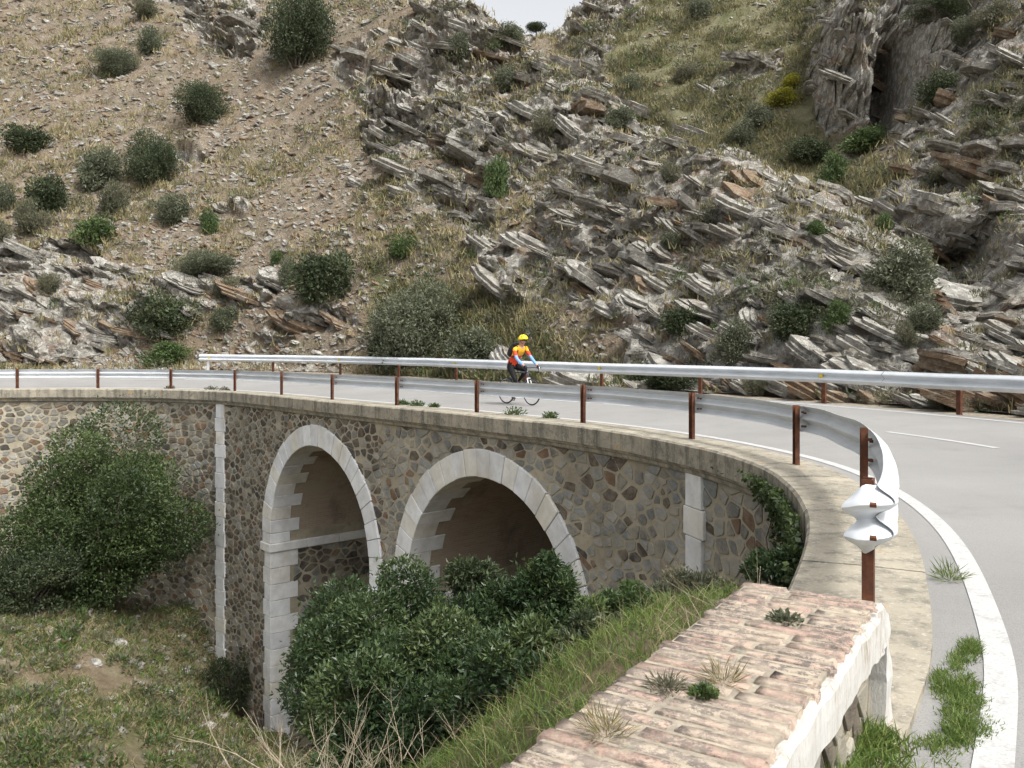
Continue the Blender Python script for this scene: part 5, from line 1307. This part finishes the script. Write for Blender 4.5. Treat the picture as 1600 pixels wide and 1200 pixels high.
# small plants on the parapet and along the coping
def weed(name, p, n, size, label, mat='lf_bright', L=0.03, W=0.016, flat=.5, seed=0, cat='weed', group=None):
    r = np.random.default_rng(seed + 900); d = unit(r.normal(size=(n, 3))); d[:, 2] = np.abs(d[:, 2]) * flat
    V, Fa = leaves(d * size * r.uniform(.15, 1, (n, 1)), d + r.normal(size=(n, 3)) * .4 + np.array([0, 0, .35]), L * r.uniform(.6, 1.2, n), W, r)
    o = link(name, npmesh(name, V, Fa, [M[mat]], attrs={'tint': ('FACE', r.random(n))})); o.location = tuple(p); tag(o, label, cat, group); return o
def on_par(px, py):
    d = (ZC - PZ) * F / (py - HOR); return np.array([(px - 800) / F * d, d, PZ])
weed('weed', on_par(1100, 1086), 160, 0.035, 'bright green rosette weed on the brick cap of the parapet', L=.022, W=.014, seed=1)
weed('weed', on_par(1040, 1076), 220, 0.06, 'dull mossy weed left of the bright rosette on the brick cap', 'lf_grey', .03, .004, .5, 2)
weed('weed', on_par(1226, 970), 200, 0.055, 'small green weed on the far part of the brick cap', 'lf_olive', .022, .011, .5, 3)
weed('weed', on_par(945, 1150), 160, 0.06, 'dry tuft on the near part of the brick cap', 'drygrass', .055, .003, .8, 4)
weed('weed', on_par(1130, 1070), 110, 0.05, 'thin grass tuft right behind the bright rosette on the brick cap', 'drygrass', .06, .003, .9, 5)
for k, (px, sz, lab) in enumerate([(802, .26, 'largest weed at the coping edge, below the cyclist'), (858, .18, 'weed at the coping edge, right of the one below the cyclist'), (650, .20, 'weed at the coping edge between two posts, left of the cyclist'), (628, .16, 'wispy weed beside a rusty post, left of the cyclist'), (676, .13, 'tiny weed right of the wispy ones on the coping edge')]):
    s = s_at_px(px, 0.3); weed('weed', cpos(s, 0.33, -0.02), 170, sz, lab, 'lf_bright', .09, .03, .7, 20 + k)
for k, (px, w) in enumerate([(265, .2), (330, .25), (350, .2)]):
    s = s_at_px(px, 0.3); weed('weed', cpos(s, 0.33, -0.02), 120, w, ['low weed by the coping below the end of the far guardrail, leftmost of three', 'low weed by the coping, middle of three below the far guardrail end', 'low weed by the coping, rightmost of three below the far guardrail end'][k], 'lf_grey', .09, .03, .6, 30 + k)
s = 15.6; weed('weed', cpos(s, 0.42, -0.03), 120, .09, 'grass tuft beside the white edge line near the bent rail end', 'grass', .09, .006, .9, 40)
# ------------------------------------------------------------------ cyclist and bicycle
# find the place on the road: column 808, wheels at row 633
def road_hit(px, py):
    for d in np.arange(12, 40, 0.02):
        p = at(px, py, d); S, T = ts_of([p[0]], [p[1]])
        if 0 < T[0] < 6 and p[2] <= float(z_road(S[0], T[0])): return Vector(p), S[0], T[0]
bp, bs_, bt_ = road_hit(808, 632)
bd = -ctan(bs_); bd = Vector((0.63, -0.777, 0)).normalized() * 0.6 + bd * 0.4; bd.normalize(); brz = math.atan2(bd.y, bd.x)
zr = float(z_road(bs_, bt_))
M['tyre'] = m_plain('tyre_rubber', (0.018, 0.018, 0.02), (0.035, 0.035, 0.037), 30, 0.7, 0)
M['rim'] = m_plain('rim_alloy', (0.35, 0.36, 0.38), (0.5, 0.51, 0.53), 20, 0.35, 0)
M['frame'] = m_plain('frame_paint', (0.035, 0.05, 0.09), (0.06, 0.08, 0.13), 6, 0.35, 0, spec=.5)
M['white'] = m_plain('white_paint', (0.66, 0.66, 0.66), (0.76, 0.76, 0.76), 10, 0.4, 0)
M['blackp'] = m_plain('black_part', (0.015, 0.015, 0.017), (0.03, 0.03, 0.034), 20, 0.55, 0)
bike = empty('bicycle', (bp.x, bp.y, zr + 0.004), brz); tag(bike, 'dark road bicycle with white fork and drop bars, ridden on the near lane', 'bicycle')
RW = 0.335
def bpart(name, mb, mat, parent=None, smooth=True):
    return link(name, mb.mesh(name, [M[mat]], smooth=smooth), parent or bike)
def circle(c, r, n=40, pl='xz'): return [(c[0] + r * math.cos(2 * math.pi * k / n), c[1], c[2] + r * math.sin(2 * math.pi * k / n)) for k in range(n + 1)]
for ax in (-0.43, 0.57):
    mb = MB(); mb.tube(circle((ax, 0, RW), RW - 0.016), 0.017, 8, caps=False); w = bpart('wheel', mb, 'tyre')
    w['label'] = 'black tyred spoked wheel'
    mb = MB(); mb.tube(circle((ax, 0, RW), RW - 0.034), 0.010, 6, caps=False); bpart('rim', mb, 'rim', w)
    mb = MB(); mb.tube([(ax, -0.05, RW), (ax, 0.05, RW)], 0.022, 10); bpart('hub', mb, 'rim', w)
    mb = MB()
    for k in range(24):
        a = 2 * math.pi * k / 24; mb.tube([(ax + .02 * math.cos(a + 1), (-.03 if k % 2 else .03), RW + .02 * math.sin(a + 1)), (ax + (RW - .036) * math.cos(a), 0, RW + (RW - .036) * math.sin(a))], 0.0012, 3)
    bpart('spokes', mb, 'rim', w)
BB = (0.0, 0, 0.275); SC = (-0.17, 0, 0.80); HT = (0.40, 0, 0.82); HB_ = (0.44, 0, 0.68)
mb = MB()
for a, b, r in ((BB, SC, .016), (SC, HT, .016), (BB, HB_, .019), (HT, HB_, .020)): mb.tube([a, b], r, 8)
for sy in (-.05, .05):
    mb.tube([(BB[0], sy * .6, BB[2]), (-.43, sy, RW)], .009, 6); mb.tube([(SC[0], sy * .3, SC[2] - .02), (-.43, sy, RW)], .008, 6)
bpart('frame', mb, 'frame')
mb = MB()
for sy in (-.052, .052): mb.tube([(.445, sy * .8, .67), (.49, sy, .55), (.57, sy, RW)], [.013, .012, .008], 8)
mb.tube([(.445, -.045, .67), (.445, .045, .67)], .014, 8); bpart('fork', mb, 'white')
mb = MB(); mb.tube([SC, (-.205, 0, .95)], .013, 8); bpart('seat_post', mb, 'rim')
mb = MB(); vs = []
for (x, w, z) in ((-.34, .07, .965), (-.30, .075, .97), (-.22, .055, .965), (-.12, .022, .962), (-.07, .016, .955)):
    vs += [(x, -w, z - .03), (x, -w * .7, z), (x, w * .7, z), (x, w, z - .03)]
mb.add(vs, [(i * 4 + j, i * 4 + j + 1, i * 4 + j + 5, i * 4 + j + 4) for i in range(4) for j in range(3)] + [(i * 4 + 3, i * 4, i * 4 + 4, i * 4 + 7) for i in range(4)] + [(0, 1, 2, 3), (19, 18, 17, 16)]); bpart('saddle', mb, 'blackp')
mb = MB(); mb.tube([HT, (.39, 0, .90), (.48, 0, .93)], .015, 8); bpart('stem', mb, 'white')
mb = MB(); HX = .48
for sy in (-1, 1): mb.tube([(HX, 0, .93), (HX, sy * .16, .93), (HX + .03, sy * .20, .928), (HX + .11, sy * .205, .915), (HX + .135, sy * .205, .87), (HX + .10, sy * .205, .81), (HX + .02, sy * .205, .80)], .014, 8)
bpart('handlebar', mb, 'blackp')
for sy in (-1, 1):
    mb = MB(); mb.tube([(HX + .10, sy * .205, .92), (HX + .145, sy * .205, .945), (HX + .15, sy * .205, .90), (HX + .13, sy * .205, .82)], [.017, .015, .008, .005], 6); bpart('brake_lever', mb, 'white' if sy > 0 else 'blackp')
mb = MB(); mb.tube(circle((0, -.045, .275), .085, 28), .006, 5, caps=False)
for k in range(5): a = 2 * math.pi * k / 5; mb.tube([(0, -.045, .275), (.085 * math.cos(a), -.045, .275 + .085 * math.sin(a))], .006, 4)
bpart('chainring', mb, 'blackp')
for sy, a in ((-1, math.radians(-100)), (1, math.radians(80))):
    e = (.17 * math.cos(a), sy * .075, .275 + .17 * math.sin(a)); mb = MB(); mb.tube([(0, sy * .06, .275), e], .011, 6); bpart('crank', mb, 'rim')
    mb = MB(); mb.box((e[0], sy * .12, e[2]), (.09, .07, .018)); bpart('pedal', mb, 'blackp')
PED = {sy: Vector((.17 * math.cos(a), sy * .115, .275 + .17 * math.sin(a))) for sy, a in ((-1, math.radians(-100)), (1, math.radians(80)))}

# body: one skinned surface over a posed skeleton (x forward, y left, z up)
MS = {'skin': m_plain('skin', (0.42, 0.22, 0.15), (0.50, 0.28, 0.20), 20, 0.6, 0), 'yellow': m_plain('jersey_yellow', (0.72, 0.36, 0.02), (0.78, 0.42, 0.03), 20, 0.7, 0),
      'red': m_plain('jersey_red', (0.58, 0.055, 0.02), (0.66, 0.08, 0.03), 14, 0.7, 0), 'blue': m_plain('arm_warmer_blue', (0.16, 0.32, 0.66), (0.21, 0.38, 0.72), 14, 0.7, 0),
      'black': m_plain('tights_black', (0.007, 0.007, 0.008), (0.013, 0.013, 0.015), 16, 0.75, 0), 'shoe': m_plain('shoe_dark', (0.05, 0.045, 0.045), (0.09, 0.08, 0.08), 12, 0.6, 0)}
J = {}; E = []
def jt(n, x, y, z, rx, ry=None): J[n] = (Vector((x, y, z)), rx, ry or rx)
jt('pelvis', -.20, 0, 1.00, .135, .115); jt('waist', -.10, 0, 1.13, .125, .105); jt('chest', .03, 0, 1.30, .150, .115); jt('collar', .13, 0, 1.43, .105, .08); jt('neck', .17, 0, 1.485, .058); jt('chin', .205, 0, 1.55, .075, .07); jt('skull', .215, 0, 1.625, .095, .082); jt('crown', .205, 0, 1.69, .07)
E += [('pelvis', 'waist'), ('waist', 'chest'), ('chest', 'collar'), ('collar', 'neck'), ('neck', 'chin'), ('chin', 'skull'), ('skull', 'crown')]
for sy, sd in ((-1, 'r'), (1, 'l')):
    jt('sh' + sd, .12, sy * .185, 1.395, .066); jt('ua' + sd, .20, sy * .225, 1.27, .052); jt('el' + sd, .29, sy * .245, 1.15, .042); jt('fa' + sd, .43, sy * .235, 1.05, .040); jt('wr' + sd, .535, sy * .215, .975, .028); jt('hd' + sd, .585, sy * .207, .945, .034)
    E += [('collar', 'sh' + sd), ('sh' + sd, 'ua' + sd), ('ua' + sd, 'el' + sd), ('el' + sd, 'fa' + sd), ('fa' + sd, 'wr' + sd), ('wr' + sd, 'hd' + sd)]
    pd = PED[sy]; ank = Vector((pd.x - .10, sy * .105, pd.z + .13)); toe = Vector((pd.x + .09, sy * .115, pd.z + .035)); heel = Vector((pd.x - .13, sy * .11, pd.z + .055))
    hip = Vector((-.19, sy * .095, .965)); l1, l2 = .44, .43; dv = ank - hip; dist = min(dv.length, l1 + l2 - .012); aa = math.acos((l1 * l1 + dist * dist - l2 * l2) / (2 * l1 * dist))
    base = math.atan2(dv.z, dv.x); kn = hip + Vector((math.cos(base + aa) * l1, sy * .02, math.sin(base + aa) * l1))
    jt('hp' + sd, *hip, .105); th = hip.lerp(kn, .5); jt('th' + sd, *th, .084); jt('kn' + sd, *kn, .058); cf = kn.lerp(ank, .35) - Vector((.015, 0, 0)); jt('cf' + sd, *cf, .056); jt('an' + sd, *ank, .036); jt('bl' + sd, *(ank.lerp(toe, .6)), .040, .034); jt('to' + sd, *toe, .030)
    E += [('pelvis', 'hp' + sd), ('hp' + sd, 'th' + sd), ('th' + sd, 'kn' + sd), ('kn' + sd, 'cf' + sd), ('cf' + sd, 'an' + sd), ('an' + sd, 'bl' + sd), ('bl' + sd, 'to' + sd)]
names = list(J); me = bpy.data.meshes.new('body_src'); me.from_pydata([J[n][0] for n in names], [(names.index(a), names.index(b)) for a, b in E], [])
src = bpy.data.objects.new('body_src', me); COL.objects.link(src); src.modifiers.new('skin', 'SKIN'); sm = src.modifiers.new('sub', 'SUBSURF'); sm.levels = 2; sm.render_levels = 2
sv = me.skin_vertices[0].data
for i_, n in enumerate(names): sv[i_].radius = (J[n][1], J[n][2]); sv[i_].use_root = (n == 'pelvis')
dg = bpy.context.evaluated_depsgraph_get(); body_me = bpy.data.meshes.new_from_object(src.evaluated_get(dg)); body_me.name = 'person'; bpy.data.objects.remove(src)
keys = list(MS); body_me.materials.clear()
for k in keys: body_me.materials.append(MS[k])
segs = [(Vector(J[a][0]), Vector(J[b][0]), a, b) for a, b in E]
for p in body_me.polygons:
    c = p.center; best = min(segs, key=lambda s: (c - (s[0] + (s[1] - s[0]) * max(0, min(1, (c - s[0]).dot(s[1] - s[0]) / (s[1] - s[0]).length_squared)))).length); nm = best[2][:2] + best[3][:2]; b3 = best[3]
    if b3 in ('waist',): k = 'red'
    elif b3 == 'chest': k = 'red' if c.z < 1.24 else 'yellow'
    elif b3 in ('collar',) or b3[:2] == 'sh': k = 'yellow'
    elif b3[:2] == 'ua': k = 'yellow' if c.z > 1.36 else 'red'
    elif b3[:2] == 'el': k = 'red' if c.z > 1.24 else 'blue'
    elif b3[:2] == 'fa': k = 'blue'
    elif b3[:2] == 'wr': k = 'blue' if c.x < .50 else 'skin'
    elif b3[:2] == 'hd': k = 'black'
    elif b3 in ('neck', 'chin', 'skull', 'crown'): k = 'skin'
    elif b3[:2] in ('bl', 'to'): k = 'shoe'
    else: k = 'black'
    if b3[:2] == 'hp' and c.z > 1.0: k = 'red' if c.x < -.16 and c.z > 1.02 else 'black'
    p.material_index = keys.index(k); p.use_smooth = True
# nose and chin drawn out of the head
for v in body_me.vertices:
    q = v.co
    if q.z > 1.52 and q.x > .27:
        q.x += .022 * math.exp(-((q.y / .018) ** 2 + ((q.z - 1.595) / .03) ** 2)) + .008 * math.exp(-((q.y / .03) ** 2 + ((q.z - 1.53) / .02) ** 2))
person = empty('person', (bp.x, bp.y, zr + 0.004), brz); tag(person, 'cyclist in yellow and red jersey, blue arm warmers, black tights and yellow helmet', 'person')
body = link('body', body_me, person)
hp_ = Vector(J['skull'][0])
mb = MB(); vs = []; nu, nv = 18, 7                      # helmet: open shell with raised ribs between vents
for i_ in range(nv + 1):
    ph = (math.pi / 2) * 1.08 * i_ / nv
    for j in range(nu):
        a = 2 * math.pi * j / nu; rib = 1.0 + (.055 if j % 3 else -.02) * math.sin(min(ph * 1.2, math.pi))
        vs.append(hp_ + Vector((.005 + .138 * rib * math.sin(ph) * math.cos(a), .108 * rib * math.sin(ph) * math.sin(a), .025 + .112 * rib * math.cos(ph) + (.012 if math.cos(a) > .5 else 0) * math.sin(ph))))
mb.add(vs, [(i_ * nu + j, i_ * nu + (j + 1) % nu, (i_ + 1) * nu + (j + 1) % nu, (i_ + 1) * nu + j) for i_ in range(nv) for j in range(nu)])
M['helmet'] = m_plain('helmet_yellow', (0.78, 0.62, 0.02), (0.84, 0.70, 0.03), 12, 0.35, 0, spec=.5)
hl = link('helmet', mb.mesh('helmet', [M['helmet']], smooth=True), person)
mb = MB()
for j in range(0, nu, 3):
    a = 2 * math.pi * j / nu
    pts = [hp_ + Vector((.005 + .139 * math.sin(ph) * math.cos(a), .109 * math.sin(ph) * math.sin(a), .025 + .113 * math.cos(ph))) for ph in (.55, .85, 1.15)]; mb.tube(pts, [.008, .012, .008], 5)
link('vents', mb.mesh('vents', [M['blackp']]), hl)
mb = MB()
for sy in (-1, 1): mb.tube([hp_ + Vector((.0, sy * .095, .0)), hp_ + Vector((.03, sy * .075, -.06)), hp_ + Vector((.06, sy * .02, -.10))], .005, 4)
link('chin_strap', mb.mesh('chin_strap', [M['blackp']]), person)
mb = MB(); mb.tube([hp_ + Vector((.02, -.088, .0)), hp_ + Vector((.085, -.055, -.004)), hp_ + Vector((.102, 0, -.006)), hp_ + Vector((.085, .055, -.004)), hp_ + Vector((.02, .088, .0))], [.006, .016, .012, .016, .006], 6)
link('sunglasses', mb.mesh('sunglasses', [M['blackp']], smooth=True), person)
mb = MB(); mb.tube([hp_ + Vector((.086, -.025, -.058)), hp_ + Vector((.094, 0, -.060)), hp_ + Vector((.086, .025, -.058))], .006, 5); link('mouth', mb.mesh('mouth', [m_plain('lips', (.28, .10, .08), (.33, .13, .10), 20, .6, 0)]), person)
for sy in (-1, 1):
    mb = MB(); mb.tube([hp_ + Vector((-.005, sy * .083, .015)), hp_ + Vector((-.012, sy * .094, -.01)), hp_ + Vector((.0, sy * .085, -.035))], [.010, .016, .009], 6); link('ear', mb.mesh('ear', [MS['skin']], smooth=True), person)
    # glove: palm and five fingers closed round the brake hood
    mb = MB(); b0 = Vector(J['hd' + ('r' if sy < 0 else 'l')][0]); mb.tube([b0 - Vector((.045, 0, -.018)), b0, b0 + Vector((.03, 0, .002))], [.026, .034, .026], 8)
    for f in range(4):
        o_ = b0 + Vector((.028 - .017 * f + .012, sy * .024, .004 - .004 * f)); L = (.9, 1.0, .95, .75)[f]
        mb.tube([o_, o_ + Vector((.016, sy * .012, -.012)) * L, o_ + Vector((.016, sy * .006, -.036)) * L, o_ + Vector((.006, -sy * .014, -.046)) * L], [.0095, .009, .0085, .007], 6)
    mb.tube([b0 + Vector((-.02, -sy * .022, .004)), b0 + Vector((.008, -sy * .034, -.006)), b0 + Vector((.032, -sy * .028, -.022))], [.011, .010, .008], 6)
    link('glove', mb.mesh('glove', [M['blackp']], smooth=True), person)
# backpack
bkp = empty('backpack', (bp.x, bp.y, zr + 0.004), brz); tag(bkp, 'small black backpack worn by the cyclist', 'backpack')
bm = bmesh.new(); bmesh.ops.create_cube(bm, size=1); bmesh.ops.subdivide_edges(bm, edges=bm.edges[:], cuts=3, use_grid_fill=True)
Rm = Matrix.Rotation(math.radians(36), 3, 'Y')
for v in bm.verts:
    q = v.co * 2; l = (abs(q.x) ** 4 + abs(q.y) ** 4 + abs(q.z) ** 4) ** .25; q = q / max(l, 1e-6); q = Vector((q.x * .085 * (1 - .25 * max(q.z, 0)), q.y * .145 * (1 - .18 * max(q.z, 0)), q.z * .215)); v.co = Rm @ q + Vector((-.125, 0, 1.385))
m_ = bpy.data.meshes.new('bag'); bm.to_mesh(m_); bm.free(); m_.materials.append(M['blackp']); m_.polygons.foreach_set('use_smooth', [True] * len(m_.polygons)); link('bag', m_, bkp)
for sy in (-1, 1):
    mb = MB(); mb.tube([(-.06, sy * .10, 1.50), (.04, sy * .105, 1.525), (.15, sy * .105, 1.46), (.17, sy * .11, 1.36), (.10, sy * .145, 1.24), (-.04, sy * .14, 1.20)], .015, 6); link('strap', mb.mesh('strap', [M['blackp']], smooth=True), bkp)
print('cyclist at', bp, bs_, bt_)
